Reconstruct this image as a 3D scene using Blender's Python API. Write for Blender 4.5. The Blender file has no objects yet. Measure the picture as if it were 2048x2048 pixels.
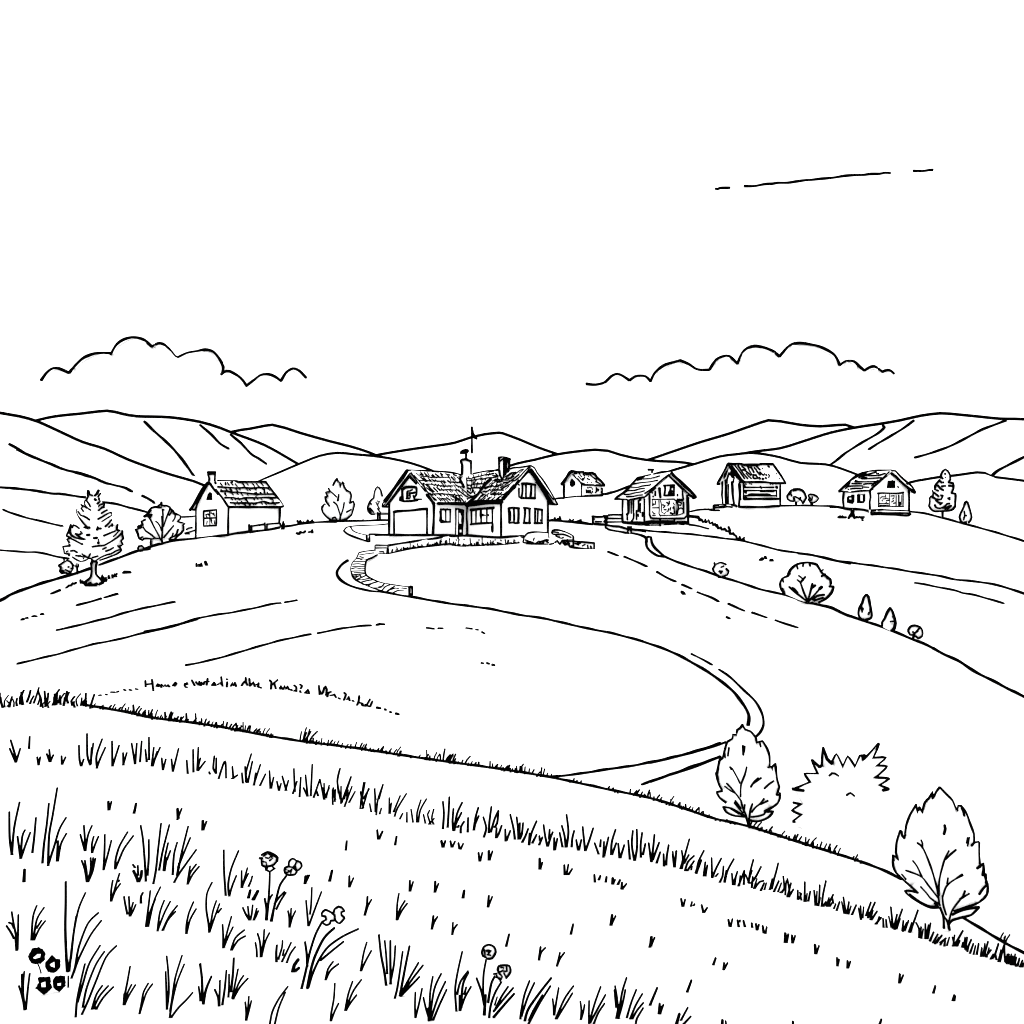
import bpy, math, random
from mathutils import Vector
from mathutils.bvhtree import BVHTree

random.seed(7)
scene = bpy.context.scene
COL = scene.collection
F, ZC, HZ = 2200.0, 8.5, 900.0          # lens in sheet pixels, eye height, horizon row


# ------------------------------------------------------------------ materials
def material(name, c0, c1, scale, rough=1.0):
    m = bpy.data.materials.new(name)
    m.use_nodes = True
    nt = m.node_tree
    b = nt.nodes['Principled BSDF']
    tc = nt.nodes.new('ShaderNodeTexCoord')
    no = nt.nodes.new('ShaderNodeTexNoise')
    no.inputs['Scale'].default_value = scale
    no.inputs['Detail'].default_value = 4
    cr = nt.nodes.new('ShaderNodeValToRGB')
    cr.color_ramp.elements[0].position = .35
    cr.color_ramp.elements[1].position = .65
    cr.color_ramp.elements[0].color = (c0, c0, c0, 1)
    cr.color_ramp.elements[1].color = (c1, c1, c1, 1)
    nt.links.new(tc.outputs['Object'], no.inputs['Vector'])
    nt.links.new(no.outputs['Fac'], cr.inputs['Fac'])
    nt.links.new(cr.outputs['Color'], b.inputs['Base Color'])
    b.inputs['Roughness'].default_value = rough
    b.inputs['Specular IOR Level'].default_value = 0.0
    return m


INK = material('black_ink', 0.0, 0.001, 3)
GROUND_M = material('white_meadow_paper', .89, .91, .2)
HILL_M = material('white_hill_paper', .89, .91, .02)
WALL_M = material('white_plaster', .89, .91, 1.5)
ROOF_M = material('white_shingle', .89, .91, 2)
LEAF_M = material('white_foliage', .89, .91, 2)
STONE_M = material('white_stone', .89, .91, 3)
CLOUD_M = material('white_cloud', .89, .91, .02)


# ------------------------------------------------------------------ the land
def zg(x, y):
    y0 = max(y, 0.0)
    z = 7.2 * math.exp(-y0 / 20.0)
    k = min(max((y - 25) / 40.0, 0), 1)
    return z + .12 * k * math.sin(x / 17.0 + 1) * math.sin(y / 23.0)


def pt(u, v, d):
    return Vector(((u - 1024) * d / F, d, ZC - (v - HZ) * d / F))


def gdepth(u, v):
    f = lambda d: ZC - (v - HZ) * d / F - zg((u - 1024) * d / F, d)
    a = 3.0
    while a < 420:
        b = a * 1.03 + .05
        if f(b) < 0:
            for _ in range(24):
                m = .5 * (a + b)
                if f(m) < 0:
                    b = m
                else:
                    a = m
            return .5 * (a + b)
        a = b
    return 420.0


def gpt(u, v):
    return pt(u, v, gdepth(u, v))


# ------------------------------------------------------------------ drawing helpers
CROP = dict(A=(650, 840, 3.22), B=(0, 900, 3.22), C=(1100, 900, 3.22), D=(1448, 900, 3.22),
            E=(0, 640, 1.88672), F=(1024, 640, 1.88672), G=(0, 1240, 2.3561), H=(0, 1560, 3.864),
            I=(400, 1560, 3.864), J=(860, 1560, 3.864), K=(1300, 1400, 2.5829), L=(640, 1380, 2.415),
            M=(750, 840, 7.728), N=(920, 890, 9.2), O=(1170, 920, 8.05), Q=(1410, 910, 8.05),
            R=(1660, 920, 6.662), S=(630, 1050, 3.22), T=(100, 970, 6.44), U=(370, 930, 4.6),
            V=(1110, 930, 16.1), W=(1400, 310, 3.864), X=(180, 1340, 3.01875), Y=(1240, 1640, 2.3911),
            Z=(0, 0, 1.0))


def P(c, s):
    x0, y0, k = CROP[c]
    out = []
    for t in s.split():
        a, b = t.split(',')
        out.append((x0 + float(a) / k, y0 + float(b) / k))
    return out


def strokes(c, s, w=4.4):
    """'x,y x,y ; 6| x,y x,y ; L5| ... ; F| ...' -> [(flag, width, points)]"""
    out = []
    for part in s.split(';'):
        part = part.strip()
        if not part:
            continue
        flag, ww = '', w
        if '|' in part:
            h, part = part.split('|')
            h = h.strip()
            if h[:1] in 'LF':
                flag = h[:1]
                h = h[1:]
            if h:
                ww = float(h)
        out.append((flag, ww, P(c, part)))
    return out


def smooth(p, step=4.0, linear=False):
    if len(p) < 2:
        return list(p)
    out = []
    n = len(p)
    for i in range(n - 1):
        p0, p1, p2, p3 = p[max(i - 1, 0)], p[i], p[i + 1], p[min(i + 2, n - 1)]
        L = math.hypot(p2[0] - p1[0], p2[1] - p1[1])
        k = max(1, int(L / step))
        for j in range(k):
            t = j / k
            if linear or n == 2:
                out.append((p1[0] + (p2[0] - p1[0]) * t, p1[1] + (p2[1] - p1[1]) * t))
            else:
                q = []
                for a in (0, 1):
                    m1, m2 = .45 * (p2[a] - p0[a]), .45 * (p3[a] - p1[a])
                    t2, t3 = t * t, t * t * t
                    q.append((2 * t3 - 3 * t2 + 1) * p1[a] + (t3 - 2 * t2 + t) * m1 +
                             (-2 * t3 + 3 * t2) * p2[a] + (t3 - t2) * m2)
                out.append(tuple(q))
    out.append(p[-1])
    return out


EYE = Vector((0, 0, ZC))


def caster(bvhs, ground=False, default=None, gmax=419):
    """rows of sheet points -> points lying on the given surfaces"""
    def f(pts):
        ds = []
        for (u, v) in pts:
            dirv = Vector(((u - 1024) / F, 1.0, -(v - HZ) / F))
            n = dirv.normalized()
            best = None
            for b in bvhs:
                h = b.ray_cast(EYE, n)
                if h[0] is not None and (best is None or h[0].y < best):
                    best = h[0].y
            if ground:
                g = gdepth(u, v)
                if g < gmax and (best is None or g < best):
                    best = g
            ds.append(best)
        known = [i for i, d in enumerate(ds) if d is not None]
        for i, d in enumerate(ds):
            if d is None:
                ds[i] = ds[min(known, key=lambda k: abs(k - i))] if known else default
        return [pt(u, v, d) for (u, v), d in zip(pts, ds)]
    return f


def rim_caster(bvh, d):
    """outline points: on the body where it covers them, else at the rim depth"""
    def f(pts):
        out = []
        for (u, v) in pts:
            n = Vector(((u - 1024) / F, 1.0, -(v - HZ) / F)).normalized()
            h = bvh.ray_cast(EYE, n)
            out.append(pt(u, v, min(d, h[0].y) if h[0] is not None else d))
        return out
    return f


on_ground = caster([], True)


def at_depth(d):
    return lambda pts: [pt(u, v, d) for (u, v) in pts]


class MB:
    def __init__(self):
        self.v, self.f, self.m = [], [], []

    def poly(self, pts, m=0):
        b = len(self.v)
        self.v += [Vector(p) for p in pts]
        self.f.append(list(range(b, b + len(pts))))
        self.m.append(m)

    def tube(self, pts, radii, m=1, sides=6):
        q, r = [pts[0]], [radii[0]]
        for p, rr in zip(pts[1:], radii[1:]):
            if (p - q[-1]).length > 1e-4:
                q.append(p)
                r.append(rr)
        if len(q) < 2:
            q.append(q[0] + Vector((radii[0] * .4, 0, 0)))
            r.append(radii[0])
        n = len(q)
        rings = []
        up = None
        for i in range(n):
            t = (q[min(i + 1, n - 1)] - q[max(i - 1, 0)])
            t = t.normalized() if t.length > 1e-9 else Vector((1, 0, 0))
            if up is None:
                up = t.orthogonal().normalized()
            else:
                up = up - t * up.dot(t)
                up = up.normalized() if up.length > 1e-6 else t.orthogonal().normalized()
            s = t.cross(up)
            b = len(self.v)
            for k in range(sides):
                a = 2 * math.pi * k / sides
                self.v.append(q[i] + (up * math.cos(a) + s * math.sin(a)) * r[i])
            rings.append(b)
            if i == 0:
                t0 = t
        for i in range(n - 1):
            for k in range(sides):
                k2 = (k + 1) % sides
                self.f.append([rings[i] + k, rings[i] + k2, rings[i + 1] + k2, rings[i + 1] + k])
                self.m.append(m)
        for ring, p in ((rings[0], q[0] - t0 * r[0] * .7), (rings[-1], q[-1] + t * r[-1] * .7)):
            b = len(self.v)
            self.v.append(p)
            for k in range(sides):
                self.f.append([ring + k, ring + (k + 1) % sides, b])
                self.m.append(m)

    def ink(self, st, proj, m=1, lift=.6, jitter=.12, up=0.0, fat=1.0):
        for flag, w, p in st:
            if flag == 'F':
                q = proj(p)
                q = [a + (EYE - a).normalized() * (a.y * .0006 + .01) for a in q]
                c = sum(q, Vector()) / len(q)
                b = len(self.v)
                self.v += q + [c]
                for i in range(len(q)):
                    self.f.append([b + i, b + (i + 1) % len(q), b + len(q)])
                    self.m.append(m)
                self.tube(q + q[:1], [w * .2 * a.y / F for a in q] + [w * .2 * q[0].y / F], m, 4)
                continue
            s = smooth(p, 4.0, flag == 'L')
            q = proj(s)
            rad = []
            ph = random.random() * 9
            for i, a in enumerate(q):
                r = w * .61 * fat * a.y / F
                r *= 1 + jitter * math.sin(i * .55 + ph)
                rad.append(r)
            q = [a + (EYE - a).normalized() * (r * lift + .006) + Vector((0, 0, r * up)) for a, r in zip(q, rad)]
            self.tube(q, rad, m)

    def pillow(self, outline, d, thick, m=0, layers=5):
        """closed rounded body whose rim is the outline, seen from the front"""
        n = len(outline)
        pts = [pt(u, v, d) for u, v in outline]
        c = sum(pts, Vector()) / n
        axis = (c - EYE).normalized()
        rows = []
        for k in range(-layers, layers + 1):
            a = k / layers * math.pi / 2 * .97
            s, off = math.cos(a), math.sin(a) * thick
            rows.append([c + (p - c) * s + axis * off for p in pts])
        base = len(self.v)
        for r in rows:
            self.v += r
        for k in range(2 * layers):
            for i in range(n):
                j = (i + 1) % n
                self.f.append([base + k * n + i, base + k * n + j, base + (k + 1) * n + j, base + (k + 1) * n + i])
                self.m.append(m)
        for k, sgn in ((0, 1), (2 * layers, 1)):
            b = len(self.v)
            self.v.append(sum(rows[k], Vector()) / n)
            for i in range(n):
                self.f.append([base + k * n + i, base + k * n + (i + 1) % n, b])
                self.m.append(m)

    def slab(self, outline, d, thick, m=0):
        """upright slab with the given outline on its front, thickness going back"""
        a = [pt(u, v, d) for u, v in outline]
        b = [p + Vector((0, thick, 0)) for p in a]
        n = len(a)
        i0 = len(self.v)
        c0, c1 = sum(a, Vector()) / n, sum(b, Vector()) / n
        self.v += a + b + [c0, c1]
        for i in range(n):
            j = (i + 1) % n
            self.f += [[i0 + i, i0 + j, i0 + n + j, i0 + n + i], [i0 + i, i0 + j, i0 + 2 * n], [i0 + n + i, i0 + n + j, i0 + 2 * n + 1]]
            self.m += [m] * 3

    def bvh(self):
        return BVHTree.FromPolygons([tuple(v) for v in self.v], self.f)

    def build(self, name, white, parent=None, loc=None, flat=True):
        o = Vector((0, 0, 0))
        if parent is not None:
            o = Vector(parent['_o'])
        elif loc is not None:
            o = Vector(loc)
        me = bpy.data.meshes.new(name)
        me.from_pydata([tuple(v - o) for v in self.v], [], self.f)
        me.materials.append(white)
        me.materials.append(INK)
        me.polygons.foreach_set('material_index', self.m)
        me.update()
        ob = bpy.data.objects.new(name, me)
        COL.objects.link(ob)
        ob['_o'] = tuple(o)
        if parent is not None:
            ob.parent = parent
        else:
            ob.location = o
        return ob


def tag(o, label=None, cat=None, group=None, kind=None):
    if label:
        o['label'] = label
    if cat:
        o['category'] = cat
    if group:
        o['group'] = group
    if kind:
        o['kind'] = kind
    return o


def thing(name, label, cat, loc, group=None):
    e = bpy.data.objects.new(name, None)
    e.empty_display_size = .3
    COL.objects.link(e)
    e.location = loc
    e['_o'] = tuple(loc)
    return tag(e, label, cat, group)


# ------------------------------------------------------------------ ground sheet
def ground():
    xs = [-3500, -1800, -900, -500, -350] + list(range(-250, 251, 5)) + [350, 500, 900, 1800, 3500]
    ys = [-300, -60, -20, -5] + [i * .75 for i in range(0, 100)] + list(range(76, 340, 4)) + [360, 420, 520, 700, 1000, 1800, 4500]
    m = MB()
    nx = len(xs)
    for y in ys:
        for x in xs:
            m.v.append(Vector((x, y, zg(x, y))))
    for j in range(len(ys) - 1):
        for i in range(nx - 1):
            m.f.append([j * nx + i, j * nx + i + 1, (j + 1) * nx + i + 1, (j + 1) * nx + i])
            m.m.append(0)
    return m


G = ground()
GW = 4.8


def gink(c, s, w=GW):
    G.ink(strokes(c, s, w), on_ground, up=.35, fat=1.04)


# fields to the left
gink('B', "-420,215 -180,310 0,380 60,405 150,435 260,462 400,495; "
          "-500,640 -200,642 0,650 150,662 230,663 300,675 370,692 440,705; 330,930 385,908; 495,1005 570,985 650,962; 672,955 755,932; "
          "365,1165 480,1140 590,1112 700,1085 780,1060 860,1038 1000,1008 1125,983", 4.8)
gink('B', "6|-700,1330 -480,1190 -220,1062 0,975 60,940 150,905 250,870 350,840 440,815 580,770; 5.4|640,745 750,705 900,650 1050,605 1120,590 1200,581 1262,575; "
          "5|140,1098 150,1094; 5|165,1088 180,1086; 4|208,1077 220,1073 235,1076; 5|262,1063 280,1062; "
          "4|1265,735 1266,755; 4|1268,746 1282,742 1284,754 1296,734 1300,752; 5|1322,725 1331,745; 7|795,796 840,794; "
          "4|425,892 445,875 452,880 468,862 474,868 490,858; 4|518,842 522,862 532,848 540,866; "
          "5|700,815 702,832; 4|722,808 726,828 738,802 750,820; 4|732,818 752,800")
gink('G', "82,210 180,186 270,165 350,142 430,120 500,106 570,92 640,73 700,60 800,38 860,20 930,0; "
          "875,217 960,200 1060,175 1150,148 1300,105 1400,83 1465,70; 1497,66 1560,53 1620,42 1690,33 1750,29; 1775,27 1790,23 1812,24", 4.6)
gink('B', "930,1175 1030,1155 1120,1135 1200,1110 1290,1085 1400,1065 1500,1050 1650,1020 1760,995 1810,990; 1835,986 1912,972", 4.6)
gink('Z', "4|853,1257 868,1259; 4|876,1258 886,1258; 4|932,1257 944,1259; 4|952,1260 956,1261; 4|964,1265 969,1268; "
          "5|963,1327 966,1328; 4|974,1327 978,1329; 5|985,1331 988,1332")
# the big loop of the lane edge
gink('A', "5|145,910 120,925 100,942 80,972 76,985 78,1002 100,1035 150,1066 220,1090 300,1107 370,1112 480,1132 560,1145; "
          "5.6|560,1145 700,1170 800,1187 900,1200 1050,1220 1160,1241 1250,1260 1350,1274 1450,1291", 5)
gink('Z', "5.6|1100,1241 1134,1249 1178,1259 1224,1268 1274,1281 1311,1293 1340,1304 1367,1317 1420,1348 1463,1381 1479,1400 1491,1417 1498,1434 1496,1452; "
          "4.2|1383,1309 1405,1320 1424,1331; 4.4|1438,1340 1462,1357 1489,1383 1510,1403 1524,1428 1527,1450 1520,1466 1512,1474")
gink('K', "5.4|0,330 60,316 120,300 200,280 280,258 340,240 390,222; 4.8|0,427 50,410 100,390 160,368 220,345 300,318 365,297")
gink('L', "6|1115,425 1230,412 1320,398 1400,385 1500,372 1600,352 1700,330 1800,304 1932,262; 1555,460 1600,443 1650,425 1720,404 1780,385 1860,355 1932,325")
# right-hand valley lines
gink('C', "5.2|0,460 95,465 200,478 270,485; 5|530,517 680,530 770,537 870,545 980,556 1100,572 1240,590 1380,625 1500,655 1600,668 1700,685 1800,710 1932,738; "
          "4|895,402 960,390 1020,388 1050,384; 4.6|900,487 960,495 1020,512; "
          "4.6|375,660 437,685; 480,692 560,725 622,755; 690,790 760,830 808,852; 852,872 912,898; 950,920 1040,955 1085,980; "
          "1150,995 1200,1018 1252,1040; 1303,1052 1345,1066 1395,1083; 1452,1100 1520,1125 1595,1148; "
          "6|850,920 863,932; 5|1138,1080 1156,1090; 6|1355,714 1367,706; 6|1386,693 1390,703; 6|1420,718 1433,717; "
          "5.4|740,692 830,730 910,757 1000,785 1100,822 1230,860 1330,895 1430,920 1500,935 1570,955 1660,985 1800,1020 1870,1050 1932,1078")
gink('D', "5.4|480,672 600,688 740,720 920,745 1080,768 1240,795 1380,815 1480,838 1590,850 1690,862 1760,876 1830,895 1932,930 2150,1008 2450,1120; "
          "5.6|480,970 530,985 610,1002 690,1020 800,1070 900,1105 1000,1138 1080,1168 1230,1230 1300,1258 1365,1290; "
          "4.8|1230,860 1300,872 1380,888 1500,912 1540,926 1620,940 1720,968 1800,992; "
          "5|1200,402 1300,415 1420,445 1540,478 1680,515 1760,538 1850,565 1932,592 2150,668 2450,775; "
          "4.6|365,365 480,363 600,365 700,368 768,374")
gink('Z', "5.8|1866,1298 1890,1311 1920,1325 1950,1345 1984,1362 2018,1380 2050,1396 2160,1455 2300,1535 2450,1625")
gink('Q', "4.6|-20,885 60,885 100,900 130,905 250,905 330,890 400,873 470,857 540,840")
gink('V', "4.6|30,1110 150,1098 280,1096; 4.6|1540,960 1640,958 1760,920 1930,860")
# row of scrub along the slope beside the timber cottage
gink('O', "6|1670,915 1760,930 1830,935; 5|1830,935 1850,990 1880,980")
gink('C', "5|905,436 950,442 975,452; L4|975,455 985,470 1000,452 1005,472 1022,455 1030,480 1045,468 1052,490 1062,478 1075,500; "
          "L5|1075,488 1085,512 1100,502 1110,520 1125,510 1140,530 1155,528 1165,548 1180,542; L4.5|1180,545 1200,560 1205,578 1222,570 1232,588; "
          "3.5|1222,560 1228,580; 3.5|1235,582 1250,568; 3.5|1232,585 1252,580; 4|1150,500 1160,522")
# ground behind the middle
gink('A', "4.6|0,662 60,657 150,656 240,655 320,652 405,650; 5|1445,655 1480,648 1520,655 1560,662 1640,664 1700,672 1720,676; "
          "4|1480,635 1482,652; 4|1500,640 1505,652; 4|1512,628 1518,650; 4|1570,655 1575,640 1590,655 1600,645; 4|1620,660 1648,648; 4|285,741 405,741")
gink('U', "4.6|1180,535 1280,532 1390,533; 4.6|1390,526 1500,524 1600,522 1640,514; 5|920,575 980,566 1050,552 1180,538; "
          "4|1035,520 1045,545 1060,520 1075,550 1090,530; 4|1115,545 1130,515 1140,540 1170,512 1178,540; "
          "5|1030,635 1045,645 1060,622 1085,632 1105,615; 5|1140,625 1170,605 1172,630; 4|1040,540 1180,528")
gink('R', "4.6|115,772 135,760 150,772 165,758 185,772 215,770; 4|120,780 210,780; 4.4|340,780 360,765 375,780 395,765 415,780 440,785; 4|350,775 455,768; 3.6|430,790 435,815; 4|130,765 200,780")
ground_ob = G.build('ground', GROUND_M)
tag(ground_ob, 'white meadow and valley floor crossed by black field lines', kind='structure')


def sheet(name, a, b, h, label, lines):
    """thin paved sheet between two edge lines, lying a few millimetres above the ground"""
    m = MB()
    A, B = smooth(a, 12), smooth(b, 12)
    n = 40
    def res(p):
        L = [0]
        for i in range(1, len(p)):
            L.append(L[-1] + math.hypot(p[i][0] - p[i - 1][0], p[i][1] - p[i - 1][1]))
        out = []
        for k in range(n):
            t = L[-1] * k / (n - 1)
            i = max(j for j in range(len(p)) if L[j] <= t + 1e-9)
            i = min(i, len(p) - 2)
            f = (t - L[i]) / max(L[i + 1] - L[i], 1e-9)
            out.append((p[i][0] + (p[i + 1][0] - p[i][0]) * f, p[i][1] + (p[i + 1][1] - p[i][1]) * f))
        return out
    A, B = res(A), res(B)
    rows = []
    for p, q in zip(A, B):
        rows.append([gpt(p[0] + (q[0] - p[0]) * t, p[1] + (q[1] - p[1]) * t) + Vector((0, 0, h)) for t in (0, .25, .5, .75, 1)])
    for i in range(n - 1):
        for k in range(4):
            m.poly([rows[i][k], rows[i][k + 1], rows[i + 1][k + 1], rows[i + 1][k]])
    if lines:
        m.ink(lines, on_ground, up=.35, fat=1.15)
    return tag(m.build(name, GROUND_M), label, kind='structure')


sheet('lane', P('Z', "1383,1305 1420,1350 1463,1384 1489,1419 1496,1452 1451,1486 1370,1513 1300,1528 1200,1545 1110,1555"),
      P('Z', "1386,1308 1442,1341 1489,1383 1524,1428 1514,1473 1441,1515 1370,1540 1300,1565 1200,1570 1112,1557"), .004,
      'white lane curling round the field edge to the meadow', None)
sheet('path', P('C', "360,505 420,522 510,537 580,552 620,572 622,620 640,650 690,685 738,694"),
      P('C', "365,495 420,505 520,520 590,545 650,566 658,605 680,640 720,675 742,690"), .004,
      'narrow path bending down from the timber cottage fence',
      strokes('C', "4.6|360,506 420,522 510,537 580,552 620,572 619,600 622,622 640,650 690,685 738,694; 4.4|650,566 656,600 662,615 680,640 720,675 742,692; 4|620,570 635,562 650,566", 4.6))


# ------------------------------------------------------------------ hills
def hill(name, crest, d, w, label, lines=(), cw=5.4):
    """crest: sheet points of the ridge; a real ridge with slopes to the front and back"""
    cr = smooth(crest, 14)
    pts = [pt(u, v, d) for u, v in cr]
    m = MB()
    ts = [-1, -.75, -.5, -.3, -.15, -.06, 0, .1, .3, .6, 1]
    n = len(ts)
    for p in pts:
        hgt = max(p.z, -.6) + .8
        for t in ts:
            y = d + t * (w if t < 0 else w * 1.6)
            k = y / d if t < 0 else 1
            m.v.append(Vector((p.x, y, -.8 + hgt * (1 - abs(t) ** 1.12))))
    for i in range(len(pts) - 1):
        for k in range(n - 1):
            m.f.append([i * n + k, i * n + k + 1, (i + 1) * n + k + 1, (i + 1) * n + k])
            m.m.append(0)
    bv = m.bvh()
    rad = [cw * .68 * d / F] * len(pts)
    m.tube([p + Vector((0, -r * .2, r * .55)) for p, r in zip(pts, rad)], rad)
    for ln in lines:
        m.ink(ln, caster([bv], True, d - w * .4), up=.3, fat=1.15)
    return tag(m.build(name, HILL_M), label, kind='structure'), bv


NEAR_LEFT, bH1 = hill('hill', P('Z', "-260,775 -120,803 0,828 40,835 75,845 115,863 165,886 210,900 258,922 330,948 388,965 408,973 440,985 480,997 520,1003"), 195, 45,
     'nearest left hill sloping down to the stone cottage',
     [strokes('E', "35,470 75,492 110,512 190,545 230,562 300,582 370,604", 4.6),
      strokes('B', "110,0 205,45 330,95 400,125 460,141 520,155 590,175 670,213 720,226 790,243 820,255 848,272; -480,230 -200,238 0,244 100,252 200,262 330,283 400,288 550,310; 660,340 760,355 850,380 960,408; 918,300 950,315 985,335 992,345", 4.8)])
hill('hill', P('Z', "-200,905 -60,880 75,843 120,834 160,830 215,824 245,830 275,835 340,837 400,846 440,858 465,868 530,893 597,931 640,955 700,978"), 330, 60,
     'broad left hill with field lines behind the nearest slope',
     [strokes('E', "545,385 580,420 620,455 660,495 700,545 740,604 765,642; 755,398 800,437 830,468 862,488; 870,435 910,468 950,510 975,525 1005,545", 4.4)])
hill('hill', P('Z', "330,930 400,890 465,866 500,860 545,852 570,858 600,868 660,885 700,895 740,908 780,925 850,950 900,962"), 430, 60,
     'far hill showing left of the middle between two slopes')
hill('hill', P('Z', "440,1000 480,983 530,960 560,947 597,931 640,914 675,908 710,911 745,914 780,919 820,928 858,941 900,960 960,980"), 240, 50,
     'rounded low hill behind the shingled farmhouse left gable', [], 5)
hill('hill', P('Z', "600,960 680,935 740,916 780,908 830,900 880,893 910,888 940,878 970,871 998,868 1005,869 1040,882 1075,897 1115,911 1160,925 1230,945"), 460, 70,
     'far pointed hill rising behind the farmhouse chimneys')
hill('hill', P('Z', "930,965 980,948 1033,930 1070,922 1110,912 1150,906 1190,902 1215,904 1240,912 1265,918 1290,922 1320,925 1350,926 1370,928 1392,932 1450,945 1520,960"), 290, 55,
     'low rounded hill behind the little gabled hut')
hill('hill', P('Z', "1200,955 1260,932 1300,921 1350,904 1400,887 1460,869 1536,843 1560,845 1600,852 1640,855 1690,852 1715,860 1760,885 1820,920 1900,960"), 430, 60,
     'far hill on the right behind the crossing slopes')
hill('hill', P('Z', "1360,945 1430,922 1500,907 1560,899 1600,887 1660,868 1713,857 1760,850 1800,843 1840,834 1880,829 1920,832 1960,836 2000,840 2048,841 2150,850 2300,880"), 330, 65,
     'broad right hill with slanting field lines under its crest',
     [strokes('F', "1400,400 1405,407 1380,430 1320,465 1260,503 1220,535 1190,555; 1515,382 1480,408 1420,445 1380,468 1347,490; "
              "1862,382 1800,405 1760,422 1670,470 1600,498 1520,522", 4.4),
      strokes('D', "1730,165 1760,138 1820,105 1880,75 1932,48", 4.6)])
hill('hill', P('Z', "1175,998 1215,990 1235,984 1255,976 1280,968 1300,959 1345,943 1390,930 1440,915 1470,911 1500,908 1530,911 1560,917 1600,928 1650,931 1680,939 1717,953 1760,970 1820,990"), 205, 36,
     'nearer right hill behind the timber cottage and the barn', [], 5)
hill('hill', P('Z', "1740,1000 1780,985 1820,967 1850,961 1880,956 1910,953 1953,947 1968,948 1985,956 2010,959 2048,964 2120,975 2220,1000"), 185, 30,
     'low near hill behind the tiered conifer at right', [], 5)


# ------------------------------------------------------------------ sky things
def cloud(name, label, top, st):
    d = 800
    m = MB()
    o = smooth(top, 10, True)
    vmax = max(v for u, v in o) + 4
    body = o + [(o[-1][0] - 20, vmax), ((o[0][0] + o[-1][0]) / 2, vmax + 4), (o[0][0] + 20, vmax)]
    m.pillow(body, d, 25)
    m.ink(st, rim_caster(m.bvh(), d), lift=9)
    c = pt((o[0][0] + o[-1][0]) / 2, vmax, d)
    tag(m.build(name, CLOUD_M, loc=c), label, 'cloud')


c1 = "155,228 175,200 195,184 215,181 240,190 260,200; 260,200 290,165 320,140 365,125 418,126; 418,129 440,92 470,72 505,65 540,73 573,100; 573,100 595,88 615,90 640,112 660,136 672,142; 672,142 710,124 745,118 775,112 805,120 830,150 842,178 838,204; 834,206 845,196 865,193 900,212 918,230 930,248; 930,248 960,225 985,207 1015,205 1040,215 1060,230; 1060,230 1080,198 1105,183 1130,192 1155,218"
c2 = "280,241 315,244 350,235 375,212 398,203 420,212 443,228; 443,228 465,213 485,210 505,213 523,231; 523,231 535,205 550,188 580,168 635,152; 635,152 670,168 690,182 710,188 745,188; 745,188 770,150 800,136 825,140 850,165; 850,165 870,122 890,105 915,98 950,103 985,117 1009,138; 1009,138 1040,102 1060,90 1085,87 1120,91 1165,102 1215,130 1237,170; 1237,170 1260,155 1290,156 1312,176 1330,191; 1330,191 1350,178 1368,175 1385,185 1398,196; 1398,195 1415,189 1430,192 1442,203"
cloud('cloud', 'scalloped cloud outline over the left hills, tallest in its left half',
      P('E', " ".join(x for x in c1.replace(';', ' ').split())), strokes('E', c1, 5))
cloud('cloud', 'scalloped cloud outline over the right hills, tallest in its right half',
      P('F', " ".join(x for x in c2.replace(';', ' ').split())), strokes('F', c2, 5))
t = thing('contrail', 'thin broken black streak high in the sky at right', 'sky streak', pt(1620, 360, 900))
for q in strokes('W', "118,260 135,263 155,255 230,254; 342,240 420,240 500,225 560,222 600,215 680,214 740,205 820,194 860,192 920,185 1030,175 1110,162 1180,156 1270,153 1310,147 1390,145 1430,137 1472,140; 1648,123 1730,123 1770,116 1800,115", 4.4):
    m = MB()
    m.ink([q], at_depth(900))
    m.build('streak', CLOUD_M, t)


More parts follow.
